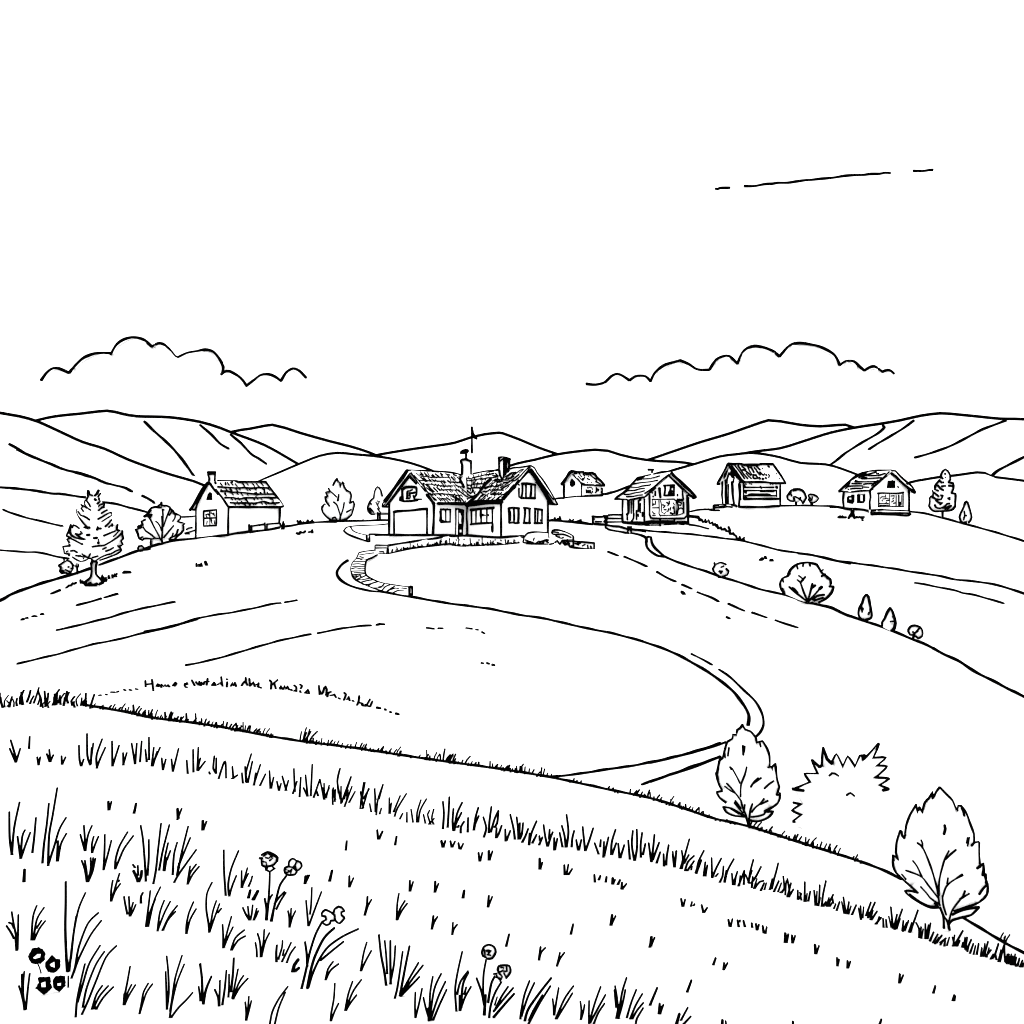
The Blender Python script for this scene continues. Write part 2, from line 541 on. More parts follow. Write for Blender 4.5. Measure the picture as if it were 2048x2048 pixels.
# ------------------------------------------------------------------ houses
class House:
    def __init__(self, name, label, cat, base):
        self.root = thing(name, label, cat, base)
        self.bv = []

    def part(self, name, mb, white, label=None, parent=None):
        o = mb.build(name, white, parent or self.root)
        if label:
            o['label'] = label
        return o

    def wing(self, g0, c, s, e0, ec, es, pk, rend, roof, left_tip, wall_ink, roof_ink, roof_label=None, rf=.8):
        """g0, c, s: (column, depth) of outer gable corner, shared corner, far end of the long wall;
        e0, ec, es: eave rows; pk / rend: gable peak and far ridge end (sheet points); roof: low corner at c, low corner at s,
        ridge far, ridge near; left_tip: low tip of the other slope"""
        zb = -.35
        def col(q, v):
            a = pt(q[0], v, q[1])
            return Vector((a.x, a.y, zb)), a
        Gb, Ge = col(g0, e0)
        Cb, Ce = col(c, ec)
        Sb, Se = col(s, es)
        dp = (g0[1] + c[1]) / 2
        PK = pt(pk[0], pk[1], dp)
        back = Sb - Cb
        Xb = Gb + back
        Xe = Vector((Xb.x, Xb.y, Ge.z))
        RE = PK + back
        m = MB()
        m.poly([Gb, Cb, Ce, PK, Ge])
        m.poly([Cb, Sb, Se, Ce])
        m.poly([Sb, Xb, Xe, RE, Se])
        m.poly([Xb, Gb, Ge, Xe])
        bw = m.bvh()
        # roof slabs
        r = MB()
        dk = 1.0 / 1.0
        c_l = pt(roof[0][0], roof[0][1], c[1] - .25)
        s_l = pt(roof[1][0], roof[1][1], s[1] + .1)
        rr = dp + (s[1] - c[1]) * abs(roof[2][0] - roof[3][0]) / max(abs(s[0] - c[0]), 1)
        r_f = pt(roof[2][0], roof[2][1], max(rr, dp + .3))
        r_n = pt(roof[3][0], roof[3][1], dp - .25)
        tip = pt(left_tip[0], left_tip[1], g0[1] - .1)
        tipb = tip + (r_f - r_n)
        th = Vector((0, .05, -.10))
        for quad in ([c_l, s_l, r_f, r_n], [tip, tipb, r_f, r_n]):
            low = [q + th for q in quad]
            r.poly(quad)
            r.poly(low)
            for i in range(4):
                r.poly([quad[i], quad[(i + 1) % 4], low[(i + 1) % 4], low[i]])
        br = r.bvh()
        self.bv += [bw, br]
        m.ink(wall_ink, caster([bw], True, dp, max(g0[1], c[1], s[1])), lift=1.0, fat=.98)
        r.ink([(f_, w_ * (rf if w_ < 5 else .9), p_) for f_, w_, p_ in roof_ink], caster([br], False, dp), lift=2.2)
        self.part('wall', m, WALL_M)
        self.part('roof', r, ROOF_M, roof_label)
        return bw, br

    def opening(self, name, quad, st, bv, d, label=None, pane=True):
        """framed window or door: dark frame with a pale pane behind it"""
        f = MB()
        pr = caster([bv], False, d)
        f.ink(st, pr, fat=.56 if name in ('shop_window', 'gable_window') else .82)
        o = self.part(name, f, WALL_M, label)
        if pane:
            p = MB()
            q = [a + (EYE - a).normalized() * .02 for a in pr(quad)]
            p.poly(q)
            self.part('pane', p, WALL_M, None, o)
        return o

    def box(self, name, quad, d, thick, st, label=None, white=None):
        m = MB()
        m.slab(quad, d, thick)
        b = m.bvh()
        m.ink(st, caster([b], False, d), lift=.9, fat=.85)
        return self.part(name, m, white or WALL_M, label)


def base_of(u, d):
    x = (u - 1024) * d / F
    return (x, d, zg(x, d))


def shingle_ticks(quad, rows, n, slant, seed):
    """short even strokes along the courses of a roof slope"""
    r = random.Random(seed)
    (a, b, c, d) = quad            # top left, top right, low right, low left
    out = []
    for k in range(rows):
        for i in range(n):
            t = (k + r.uniform(.05, .35)) / rows
            e = t + .62 / rows
            f = (i + r.uniform(.1, .9)) / n
            def at(f_, t_):
                p = (a[0] + (b[0] - a[0]) * f_, a[1] + (b[1] - a[1]) * f_)
                q = (d[0] + (c[0] - d[0]) * f_, d[1] + (c[1] - d[1]) * f_)
                return (p[0] + (q[0] - p[0]) * t_, p[1] + (q[1] - p[1]) * t_)
            p, q = at(f, t), at(f, e)
            out.append(('L', 2.5, [p, (q[0] + slant, q[1])]))
    return out


# ---- left stone cottage
h = House('cottage', 'small cottage with plank roof and single chimney beside the leafy round tree', 'house', base_of(470, 107))
bw, br = h.wing((392, 107.5), (457, 105), (559.5, 110), 1017, 1014, 1015, P('U', "215,165")[0], None,
                P('U', "395,385 905,380 745,150 235,150"), P('U', "45,415")[0],
                strokes('U', "3.6|100,400 100,540 98,680; 4.4|400,388 398,460 396,645; 4.4|872,392 874,440 868,530; 4.6|100,680 200,666 330,650 395,643 470,628 560,618 585,612; 4|100,400 108,370 140,305 215,175 260,220 330,300 400,382", 4.2),
                strokes('U', "7|212,160 170,210 120,300 75,375 45,415; 4|45,418 65,398 72,412 100,415; 4.2|215,158 260,200 330,285 395,380; "
                        "4.6|280,147 470,148 490,154 740,154; 4.6|740,150 800,232 860,312 905,378; 5|400,386 640,387 880,387 905,380; 4|275,155 285,170; "
                        "3.4|300,200 420,208 490,212 540,208 600,212 690,207 770,212; 3.4|325,240 390,240 420,250 480,250 540,255 620,265 720,268 815,266; "
                        "3.4|365,300 440,300 500,312 560,302 660,302 740,298 840,302; 3.4|415,345 480,350 540,348 640,350 730,335 780,352 870,345; "
                        "3|372,160 374,182; 3|530,165 550,200; 3|410,220 435,250; 3|470,222 490,250; 3|730,222 735,262; 3|680,200 700,212; 3|560,310 580,345; 3|545,350 560,376; 3|585,350 600,376; "
                        "3|420,160 440,156; 3|600,210 610,218 640,207 660,220 ; 3|630,350 650,362 670,345; 3|750,345 770,355; 3|330,225 345,240; 3|370,255 372,272; 3|690,250 712,270; 3|628,178 632,180") + shingle_ticks(P('U', "300,155 735,160 880,370 420,375"), 5, 9, 1, 9), rf=.9)
h.opening('window', P('U', "172,418 290,412 290,555 172,562"), strokes('U', "L4.4|172,425 290,412 288,555 172,562 172,425; 3.4|228,430 230,555; 3.4|178,490 285,486; 3|190,460 215,450 222,465; 3|240,440 262,455; 3|205,515 200,545; 3|240,510 250,540; 3.4|240,500 248,512; 3|195,470 205,480; 3|265,440 270,470; 3|268,510 272,540", 4), bw, 106)
h.opening('attic_window', P('U', "210,270 240,270 240,315 205,315"), strokes('U', "F|198,320 212,268 228,250 246,260 248,320"), bw, 106, pane=False)
h.box('chimney', P('U', "218,78 280,78 278,175 222,175"), 106.6, .6, strokes('U', "L5.6|208,68 282,66; 4.4|210,65 213,95 222,120 220,150; 4.4|280,70 275,110 274,155; 4|215,85 275,82"))

# ---- shingled farmhouse
h = House('farmhouse', 'large L-shaped farmhouse with shingled roof, garage door and two chimneys', 'house', base_of(935, 107))
bwL, brL = h.wing((777, 106.8), (868, 104), (935, 109), 1004, 1007, 1007, P('M', "540,830")[0], None,
                  P('M', "890,1270 1430,1300 1400,850 560,780"), P('M', "110,1330")[0],
                  strokes('M', "4.4|218,1290 216,1500 216,1775; 5|910,1310 908,1480 905,1600 898,1700 895,1770; 3.4|225,1270 330,1140 440,990 535,870; 5|535,870 600,940 640,985; "
                          "4.6|0,1775 230,1776 600,1778 900,1778 1150,1782 1250,1786; 3.6|1425,1330 1415,1480 1422,1620 1422,1770; 3.8|225,1270 205,1310", 4.2),
                  strokes('M', "8|500,775 430,880 330,1015 240,1140 150,1260; 3.6|110,1340 115,1300 150,1245; 3.4|120,1330 160,1290; 3.6|165,1330 280,1180 400,1010 540,825 565,830; 4.4|115,1340 200,1345; "
                          "4.6|490,775 600,778 760,785 860,785 930,790 1080,800 1200,815 1280,835 1340,850; 3.4|560,825 640,920 720,1030 790,1110; 4.4|600,930 650,1000 740,1110 800,1180; "
                          "6|780,1130 840,1200 900,1280; 3.4|590,840 690,950 760,1030 800,1100 870,1170 920,1240; 7|900,1285 960,1290 1200,1292 1400,1296 1440,1300; 5|1350,860 1310,910 1340,960 1375,1040; "
                          "3|690,830 720,870 820,870 850,885 900,885 990,885 1060,885 1150,890 1180,960 1230,960 1330,965; 3|680,930 740,935 820,935 860,945; 3|880,920 930,940 1000,945 1050,950 1100,960; "
                          "3|790,990 850,990 900,1000 960,1005 1040,1020 1120,1020 1200,1018; 3|1240,1000 1300,1030 1380,1030; 3|880,1145 960,1140 1040,1140 1100,1145 1180,1150 1250,1160 1320,1165; "
                          "3|1000,1080 1060,1080 1130,1075 1200,1080 1280,1085 ; 5|840,1050 900,1110; 4|905,1040 970,1110; 3.4|950,1035 1010,1085; 3|700,800 750,850; 3|760,810 790,860; 3|810,810 840,860; 4|890,840 910,880; 3.4|930,830 990,880; 3.4|1010,820 1050,850; 3.4|1090,830 1160,850; 3.4|1210,840 1260,860; "
                          "3.4|700,880 780,940; 3|750,890 810,945; 3|820,890 860,950; 4|1040,940 1080,980; 4|1120,935 1170,970; 4|1180,880 1230,930; 3.4|1270,880 1310,920; 3.4|1020,960 1080,1030; 3.4|1250,1060 1310,1110; 3.4|1340,1060 1420,1130; 3.4|1320,1110 1400,1170 1440,1190; "
                          "4|890,1190 940,1240; 3.4|960,1190 1020,1250; 4|1030,1210 1090,1220; 3.4|1100,1200 1160,1235; 3.4|1180,1170 1260,1220; 3.4|1240,1180 1330,1260; 3.4|1290,1170 1390,1280; 3|1240,1230 1242,1280; 3|1210,1225 1214,1230; 3|1430,1225 1434,1230; 3|1395,1250 1400,1258; 3|740,980 790,1080; 3|790,1000 860,1070", 3.4) + shingle_ticks(P('M', "620,810 1320,860 1380,1270 930,1265"), 6, 11, 3, 4), 'left shingled roof slope over the garage', .72)
bwR, brR = h.wing((1096, 107.8), (1003, 104.5), (935, 109), 1005, 1005, 1010, P('N', "1280,490")[0], None,
                  P('N', "770,1030 110,1090 30,600 1290,375"), P('N', "1800,1100")[0],
                  strokes('N', "4.2|755,1060 755,1300 755,1680; 4|1618,1000 1620,1300 1618,1700; 4|1605,1000 1570,910 1480,780 1400,680; 4|770,1040 830,970 960,830 1080,690; "
                          "4.4|40,1665 200,1660 330,1675 500,1690 740,1695 950,1685 1100,1680 1170,1675; 3|1625,1680 1632,1705; 3.4|1640,1085 1780,1098", 4.2),
                  strokes('N', "4.4|50,600 90,560 130,545 200,535 300,515 420,490 520,475 620,470 700,455; 4.6|920,440 980,420 1100,410 1200,395 1300,378; "
                          "4.2|1300,380 1370,420 1420,510 1530,650 1660,850 1750,1010 1800,1098; 8|1290,470 1400,620 1500,770 1600,930 1680,1060; 3.4|1320,440 1420,580 1560,780 1720,1010; F|1560,870 1610,960 1740,1010 1800,1100 1680,1100 1610,1060; "
                          "4|1280,395 1180,490 1090,590 1000,660; 9|1275,475 1180,590 1100,660; 9|1040,720 960,800 880,890 790,990; 3.4|1220,490 1290,410; 4|1080,640 1000,740 945,805; "
                          "10|760,1040 700,1045 560,1050 400,1055 250,1075 120,1100; 6|570,620 480,700 400,800 330,900 240,990 150,1070; 3.4|130,990 250,940 320,900; "
                          "3.2|60,600 190,615; 3.2|225,605 300,585 400,565 480,540; 3.2|60,630 150,655; 3.2|170,655 260,640 340,625 400,615 ; 3.2|80,690 140,745 180,735; 3.2|210,720 290,715 400,710 450,720; 3.2|60,760 130,800 220,790 260,785 330,785 370,780; "
                          "4|40,820 110,880 190,940 250,945; 3.6|120,830 200,890 230,850; 3|260,870 275,890; 4|500,545 560,535 620,520; 3.4|600,560 680,570; 3.4|410,630 520,600 600,600 700,580 ; 3.4|640,640 720,635 840,640 ; "
                          "3.4|640,665 780,665; 3.4|840,620 920,520 1030,505; 3.4|860,615 930,600 980,545; 3.4|1050,505 1110,460 1170,445; 4|800,690 880,685 960,640 1085,540; 3|1020,650 900,660; "
                          "3.4|440,800 520,760 590,745 640,770 710,760 760,700; 3.4|740,790 800,745; 3.4|830,765 910,725; 3.4|430,855 500,850 560,810; 3.4|620,830 700,825 800,830; 3.4|560,880 610,830; 3.6|560,905 660,900 800,908; 3.2|480,920 430,970; 3|500,920 505,950; 3|630,915 635,935; 3|340,990 360,960 400,940; 3|700,960 715,970; 3.2|380,870 430,910; 3.4|680,720 650,770; 4|650,520 700,570; 3|590,520 600,530; 3|260,690 300,640; 3|205,740 215,790; 4|15,650 60,750", 3.4) + shingle_ticks(P('N', "80,560 640,480 260,920 110,800"), 5, 6, 2, 5) + shingle_ticks(P('N', "620,620 1200,430 760,1010 280,1030"), 6, 8, -3, 6), 'right shingled roof slope carrying the dark chimney', .72)
# openings of the left wing
h.opening('garage_door', P('M', "305,1420 800,1385 800,1770 305,1770"), strokes('M', "L4.4|295,1770 293,1420; 5.4|285,1425 350,1410 560,1398 700,1380 810,1372; L4.4|803,1372 803,1770"), bwL, 105)
h.opening('attic_window', P('M', "430,1080 620,1060 620,1240 430,1240"), strokes('M', "L6|425,1250 420,1075; 6|415,1085 460,1045 520,1035 600,1035 640,1045; 5|640,1045 640,1150 600,1200; 4.4|385,1240 430,1255 560,1252 660,1238 ; 3|600,1222 720,1226; 5|500,1105 498,1210; 4|480,1210 540,1210; 3.4|500,1100 540,1095 580,1075; 4.4|530,1130 570,1130 620,1120; 4|540,1160 545,1195 ; 4|590,1165 605,1215; 6|395,1190 385,1245; 5|540,1130 535,1180", 4), bwL, 105)
h.opening('window', P('M', "1015,1380 1165,1380 1165,1580 1015,1580"), strokes('M', "L5|1020,1380 1018,1580; 4.4|1005,1410 1015,1480 1000,1560; L4|1010,1382 1170,1385; L4|1162,1385 1160,1575; L4|1015,1578 1165,1575; L3.6|1092,1380 1092,1570; 3.4|1040,1550 1075,1570; 3.4|1060,1370 1085,1400 1120,1370", 4), bwL, 106)
h.opening('door', P('M', "1245,1375 1370,1385 1365,1775 1245,1775"), strokes('M', "L4|1250,1370 1250,1560; L3.4|1250,1560 1244,1775; F|1290,1385 1375,1390 1372,1560 1358,1660 1356,1775 1285,1775; 4|1245,1370 1300,1378 1360,1392", 4), bwL, 107)
m_ = MB()
m_.ink(strokes('M', "L2|1270,1400 1268,1760; F|1298,1440 1312,1440 1328,1490 1322,1560 1328,1600 1312,1600 1300,1570; F|1313,1700 1330,1700 1330,1732 1313,1732"), caster([bwL], False, 107), m=0, lift=3.0)
o_ = [c for c in h.root.children if c.name.startswith('door')][0]
for i_, p_ in enumerate(m_.v):
    m_.v[i_] = p_ + (EYE - p_).normalized() * .12
h.part('pane', m_, WALL_M, None, o_)
# openings of the right wing
h.opening('window', P('N', "190,1190 625,1150 625,1450 190,1460"), strokes('N', "L5|212,1185 215,1465; 5.4|195,1195 260,1190 400,1172 520,1165 625,1155; L4.6|598,1155 598,1440; 4.4|190,1460 270,1450 400,1440 580,1432; L4|298,1190 295,1440; L4|395,1190 392,1420; 4.4|385,1200 375,1290 395,1380; L4|497,1190 495,1420; 4.4|385,1285 430,1288 ; 3|440,1290 470,1295; 4|500,1290 530,1290; 5|600,1440 602,1520 598,1600; 3.4|580,1490 585,1590", 4), bwR, 106)
h.opening('window', P('N', "890,1150 1100,1150 1100,1445 890,1445"), strokes('N', "5.4|900,1160 905,1250 905,1350 905,1430; 5|895,1160 980,1155 1050,1160 1095,1170; L4|993,1165 993,1440; 5|1075,1170 1078,1280 1070,1430; 4.6|900,1435 980,1425 1010,1438 1090,1430; 4|925,1220 930,1300 925,1390; 3.4|1000,1240 1005,1380", 4), bwR, 106)
h.opening('window', P('N', "1170,1150 1300,1160 1300,1445 1160,1445"), strokes('N', "5|1195,1160 1195,1280 1180,1400 1178,1445; 4.4|1170,1155 1230,1160 1300,1172; L5.4|1278,1165 1278,1445; L4.4|1165,1435 1300,1435", 4), bwR, 106)
h.opening('window', P('N', "1370,1165 1525,1185 1525,1445 1365,1445"), strokes('N', "L4.2|1382,1170 1380,1445; 4.4|1368,1172 1440,1182 1520,1195; L4|1508,1190 1508,1445; L4.4|1365,1438 1520,1438; 4|1432,1200 1430,1300 1425,1430; 3.4|1480,1375 1490,1400", 4), bwR, 106)
h.opening('attic_window', P('N', "1080,710 1390,710 1390,985 1080,985"), strokes('N', "5.6|1135,715 1230,710 1320,720 1390,735; L4|1085,795 1085,950; 4|1085,950 1140,985; 5|1150,720 1148,860 1130,980; L4.4|1215,720 1213,960; 5|1310,740 1308,850 1295,960; L4|1380,740 1380,985; L5|1120,978 1390,978; 3.4|1060,715 1095,740", 4), bwR, 106)
# chimneys, vane
h.box('chimney', P('M', "1335,615 1490,625 1490,860 1335,870"), 108.5, .8, strokes('M', "5|1325,640 1345,690 1345,780 1342,850; 5|1320,635 1350,612 1400,608 1440,622 1490,640; L4|1484,630 1484,835"), 'pale chimney carrying a mushroom-shaped cowl')
ch = [c for c in h.root.children if c.name.startswith('chimney')][0]
m = MB()
m.ink(strokes('M', "F|1316,522 1316,490 1350,462 1400,448 1440,455 1452,480 1430,510 1420,522; L4|1407,515 1407,600; F|1360,612 1395,580 1425,590 1450,612"), at_depth(108.4))
h.part('cowl', m, WALL_M, None, ch)
m = MB()
m.slab(P('N', "715,230 905,240 905,470 800,610 760,610 715,500"), 106.2, .7)
bb = m.bvh()
m.ink(strokes('N', "L4|718,240 718,460; 5|705,240 760,232 850,236 930,265; F|795,240 860,240 862,480 850,540 795,605; L5|905,260 903,440; F|860,240 905,250 905,330 862,330; 4|862,440 905,440 ; 4|720,460 735,560 765,610 800,608; L3.4|735,300 790,250; L4|870,500 905,460"), caster([bb], False, 106.2), lift=.9)
h.part('chimney', m, WALL_M, 'dark-sided chimney near the right gable')
m = MB()
m.ink(strokes('A', "L4|946,45 946,212; F|943,45 950,45 958,85 982,118 978,126 945,112; L3|946,100 978,122"), at_depth(109.6))
m.ink(strokes('A', "L3.2|947,218 947,345"), at_depth(109.6), m=0)
h.part('weather_vane', m, WALL_M)

# ---- timber cottage
h = House('timber_cottage', 'timber cottage with plank gable and lean-to roof, a rail fence at its left', 'house', base_of(1310, 126))
bw, br = h.wing((1376, 127), (1289, 124), (1245, 128), 993, 996, 1000, P('O', "1345,270")[0], None,
                P('O', "965,600 475,635 845,285 1390,190"), P('O', "1790,600")[0],
                strokes('O', "3.6|605,650 600,800 605,900 608,1000; L3.4|955,600 955,1000; 5|1660,600 1660,800 1662,1040; L3.4|1040,530 1040,880; 3.4|1040,880 1060,930 1100,940 1600,938 1640,900 ; L3.4|1645,560 1645,900; "
                        "6|610,1000 700,1012 900,1018 960,1020 1000,1035; 5|700,650 700,850 670,880; L3.4|680,880 682,965; L3.2|745,650 745,860; L3.2|780,650 780,850; 3.4|785,860 780,940 740,995; L3.4|830,810 830,960; L4|862,650 862,830; L3|858,870 858,910; L3.4|890,700 890,850; L3.4|925,840 925,910; 3.4|870,650 900,640 ; "
                        "3.2|1085,480 1085,530; 3.2|1133,500 1133,575; 5|1200,450 1205,520 1215,605; 3.2|1570,470 1572,560 1585,640; L3|1490,550 1490,580; 3|1095,585 1105,592; "
                        "7|960,1020 1060,1000 1200,1000; L3|1000,1055 1040,1055; L3|1065,1055 1210,1058; L4|1210,950 1210,1070; 6|1230,1000 1290,995 1310,1025 1340,1030 1380,1000 1440,1000 1470,1030; 5|1290,1040 1460,1040; L3.4|1440,950 1440,990; 5|1480,1000 1600,1000 1660,1005; 5|1530,1030 1570,1050 1600,1030; 4|1580,1020 1660,1045; L3.4|1230,985 1440,985; 3.4|1490,640 1495,625; 3|1520,640 1525,628; 3|1550,640 1555,628; L3.4|1480,655 1580,655", 3.6),
                strokes('O', "5|480,635 520,590 600,540 660,490 720,425 850,285 910,275 1080,240 1230,195 1390,190; 4.4|480,630 620,632 750,635 880,610 960,598; 3.6|500,615 560,625; 7|1390,205 1450,270 1520,330 1600,410 1700,500 1780,590; "
                        "3.2|1360,265 1450,340 1560,440 1650,530 1720,580; 4.4|1345,280 1400,330 1500,410 1570,460; 4.4|1395,210 1300,270 1220,340 1120,430 1020,500 960,540; 4.6|1360,250 1260,350 1160,430 1060,510 970,590; 7|1780,590 1740,605; 4.4|1660,560 1750,610; "
                        "3.2|840,330 880,310 1000,300 1100,285 1200,255; 3.2|770,385 900,365 1050,350 1170,325; 3.2|725,435 850,440 920,420 1040,405 1060,390; 3.2|640,510 700,490 800,490 880,465 960,455; 3.2|630,555 720,550 800,530 900,515 960,495; 3.2|665,590 780,585 840,570 930,560; 4|840,295 900,300 ; 3|1150,440 1130,460", 3.4))
h.opening('attic_window', P('O', "1275,410 1440,410 1440,575 1275,575"), strokes('O', "5|1285,410 1290,480 1275,575; L4.4|1265,412 1440,405; L4.4|1432,400 1432,575; L4|1290,572 1440,568; 4.4|1380,430 1375,480 1350,530; 4|1340,545 1420,540; 5|1380,520 1410,500; 4|1400,430 1430,440", 4), bw, 125)
h.opening('shop_window', P('O', "1085,635 1600,635 1600,880 1085,880"), strokes('O', "L4|1080,635 1440,630; L3|1085,640 1085,740; 4|1100,715 1135,715 1135,660; 3.6|1085,770 1190,768; 4|1190,650 1195,800 1190,860 1215,905; 3.4|1215,650 1230,720 1235,840 1280,865 1310,830; 3.6|1215,890 1350,890 1490,888 1600,850; L3.6|1085,890 1135,890; 4|1085,830 1110,865 1130,855; 5|1250,720 1290,735 1260,770; 5|1315,680 1340,700; 4|1355,660 1360,700 1330,740; 5|1270,800 1310,800; 5|1350,780 1330,830; 4|1380,760 1370,810; 6|1370,850 1420,870; 4|1420,690 1440,720; 5|1430,740 1440,870; L4|1465,670 1465,880; 6|1480,660 1500,760 1480,870; 6|1585,680 1585,850; 4.4|1500,720 1540,730 1550,700; 4.4|1500,790 1550,770 1570,790; 4|1440,640 1480,660; 4|1500,680 1560,690; 4|1110,700 1095,730; 4.6|1410,770 1435,775", 3.8), bw, 125)
m = MB()
m.ink(strokes('O', "L4|1015,156 1108,156; L4|1082,156 1078,205"), at_depth(128.5))
m.ink(strokes('O', "L3.4|1080,210 1082,300"), at_depth(128.5), m=0)
h.part('chimney_pipe', m, WALL_M)

# ---- open-sided barn
h = House('barn', 'plank-roofed barn with slatted long side and open end, on the middle rise', 'barn', base_of(1500, 157))
bw, br = h.wing((1444.8, 160.5), (1478.3, 155), (1559.7, 157.5), 966, 966, 967, P('Q', "390,190")[0], None,
                P('Q', "560,440 1300,455 1090,140 365,140"), P('Q', "190,470")[0],
                strokes('Q', "3.6|280,400 278,560 270,640 282,720 285,795; 4.2|548,460 560,600 555,700 545,830; L4.4|1207,450 1207,825; 4.4|540,835 800,838 1000,835 1100,825 1205,822; L3.4|350,480 352,790; L3|378,470 376,790; L5|338,480 340,780; 5|435,430 445,520 450,650 470,790; 4|330,400 335,640 345,790; "
                        "3.6|565,470 570,560 565,680 570,720; 4|390,290 360,380 355,460; 3|410,270 470,380; 6|420,300 455,350; 3.4|460,390 460,440", 3.6),
                strokes('Q', "4.6|365,140 330,220 280,310 230,400 200,460; 5|195,465 235,468; 5.4|365,140 450,143 560,140 620,155 860,155 900,142 1090,145; 4.8|1090,140 1160,240 1230,340 1300,455; 5|540,440 640,435 900,435 1000,440 1100,452 1300,455; "
                        "4|380,170 430,250 500,340 580,430; 3.4|400,170 470,260 560,380 600,430; 3.6|430,170 520,290 600,400 640,430; 3.4|480,165 560,270 640,380; 4|530,170 580,240 620,300 690,380; 3.6|390,210 350,280 330,350; 3|320,230 290,300 ; 3|350,260 310,330 305,380; 3|395,240 340,330 330,370; 4|280,330 235,420; "
                        "4|590,180 660,230 640,245 600,235; 3.4|620,230 700,290 740,330; 3.4|680,170 720,260 760,320; 4|740,190 790,280; 3.4|790,200 830,240; 3.4|660,290 700,340 750,380; 4|770,320 820,320 850,370 780,375; 4|770,345 790,375; 4|830,180 890,240; 3.4|830,250 890,325; 3.6|880,270 940,325 960,300; 4.4|870,360 890,385; 4.4|920,375 945,390; 4|970,360 990,380; 3.4|980,310 995,330; 3.4|1020,310 1040,330 1025,360; 3|920,212 928,216; 3|1150,295 1155,300; 3|1195,375 1200,380; 4|1010,175 1040,195; 4|560,210 600,270; 3.4|700,180 720,200; 3|490,240 515,270; 3|455,195 462,200", 3.4))
h.opening('slatted_opening', P('Q', "615,465 1190,465 1190,715 615,715"), strokes('Q', "L3.6|620,460 620,715; 5.4|625,708 900,706 1190,706; L3.4|640,522 1110,522; L3.4|630,572 1155,572; L5|890,580 1110,582; L3.4|640,655 1150,655; 5|700,645 740,635 1000,636 1050,648; L3|1152,570 1152,670; 5|1140,520 1158,510 1158,540; 3.4|890,505 910,540; 3|650,610 670,615; 4|640,600 670,590; L3.4|620,470 650,510; 3.4|650,460 665,475; 3|715,455 720,465; 3|740,455 750,475; 3|1050,465 1060,478; 3|1090,470 1095,480; 3|1140,465 1145,475; 6|635,690 670,700", 3.6), bw, 156)
h.box('step', P('Q', "130,810 490,800 510,840 440,870 300,905 135,905"), 152, .8, strokes('Q', "L5|140,812 142,895; 5|140,812 230,805 290,800 420,800 500,815 510,835; 3.6|160,848 300,845 360,830 440,840; 3.6|220,835 300,820 340,805"))

# ---- right cottage
h = House('cottage', 'cottage with wide gable window, two small side windows and front step, at right', 'house', base_of(1760, 142))
bw, br = h.wing((1819, 144), (1739.6, 140), (1687, 144), 976, 981, 983, P('R', "805,185")[0], None,
                P('R', "545,400 115,420 430,165 825,140"), P('R', "1140,435")[0],
                strokes('R', "3.6|182,430 172,530 182,625; 3.8|530,410 540,500 528,560 535,690; 4|1052,400 1055,560 1054,690; 5|0,625 100,628 180,642 260,655 360,655 470,668 530,690; 4|540,400 570,380; 4|1050,370 1060,410", 3.8),
                strokes('R', "6|120,418 180,360 260,295 340,225 400,190 450,170; 4.6|440,172 540,152 640,138 820,140; 4.4|820,140 870,145 940,220 1020,290 1090,350 1140,430; 4.2|800,180 720,240 640,310 560,375 530,405; 5|815,180 880,225 950,295 1040,370 1100,410; 6|1090,410 1135,435; 4|115,425 160,420 280,425 400,412 530,408; "
                        "3.2|790,155 700,240 610,300 550,345; 3.2|450,200 520,205 660,205; 3.2|380,235 500,245 690,235; 3.2|330,285 450,290 620,285; 3.2|290,310 420,315; 3.2|440,325 490,315 570,312; 3.2|230,350 320,345 440,345; 3.2|270,385 330,378 420,378; 3.2|430,375 440,360 520,362; 3.2|205,380 250,340; 4|420,195 490,190; 4|380,215 460,210; 5|420,240 490,240; 3.4|620,180 650,180; 3.4|640,270 580,310; 3.4|460,320 480,310; 3|240,388 250,392; 3.4|500,190 620,160; 3.4|340,270 375,285; 4|650,205 740,175", 3.4))
h.opening('attic_window', P('R', "765,280 865,280 865,370 765,370"), strokes('R', "F|775,280 865,280 865,370 760,370; 3|900,350 915,368; 3|828,270 832,282"), bw, 142, pane=False)
h.opening('gable_window', P('R', "640,440 980,440 980,620 640,620"), strokes('R', "5.4|635,445 700,440 900,445 980,432; L4.4|648,440 648,620; L3.6|642,618 980,618; L4.6|972,435 972,620; L3.6|795,460 795,610; 3.8|650,580 700,578 780,580; 3.4|665,605 785,602; 3.6|670,510 690,490 730,490; 3.6|700,520 740,515; 3.4|690,540 705,545; 4|740,465 745,510 790,520; 4|750,540 785,540; 4|815,480 855,475 850,510 830,520; 4|820,560 850,540; 4|845,580 870,570; L3.8|880,470 880,610; L5|915,470 915,610; 4|935,560 930,610; 3|950,470 948,600; 3.6|755,560 740,575", 3.6), bw, 142)
h.opening('side_window', P('R', "230,470 320,470 320,575 230,575"), strokes('R', "F|228,500 250,480 275,485 290,466 320,465 320,555 300,582 228,565"), bw, 142, pane=False)
h.opening('side_window', P('R', "365,460 465,460 465,570 365,570"), strokes('R', "F|362,465 380,455 400,465 430,462 465,455 465,545 445,570 362,570"), bw, 142, pane=False)
sw = sorted((c for c in h.root.children if c.name.startswith('side_window')), key=lambda c: sum(v.co.x for v in c.data.vertices) / len(c.data.vertices))
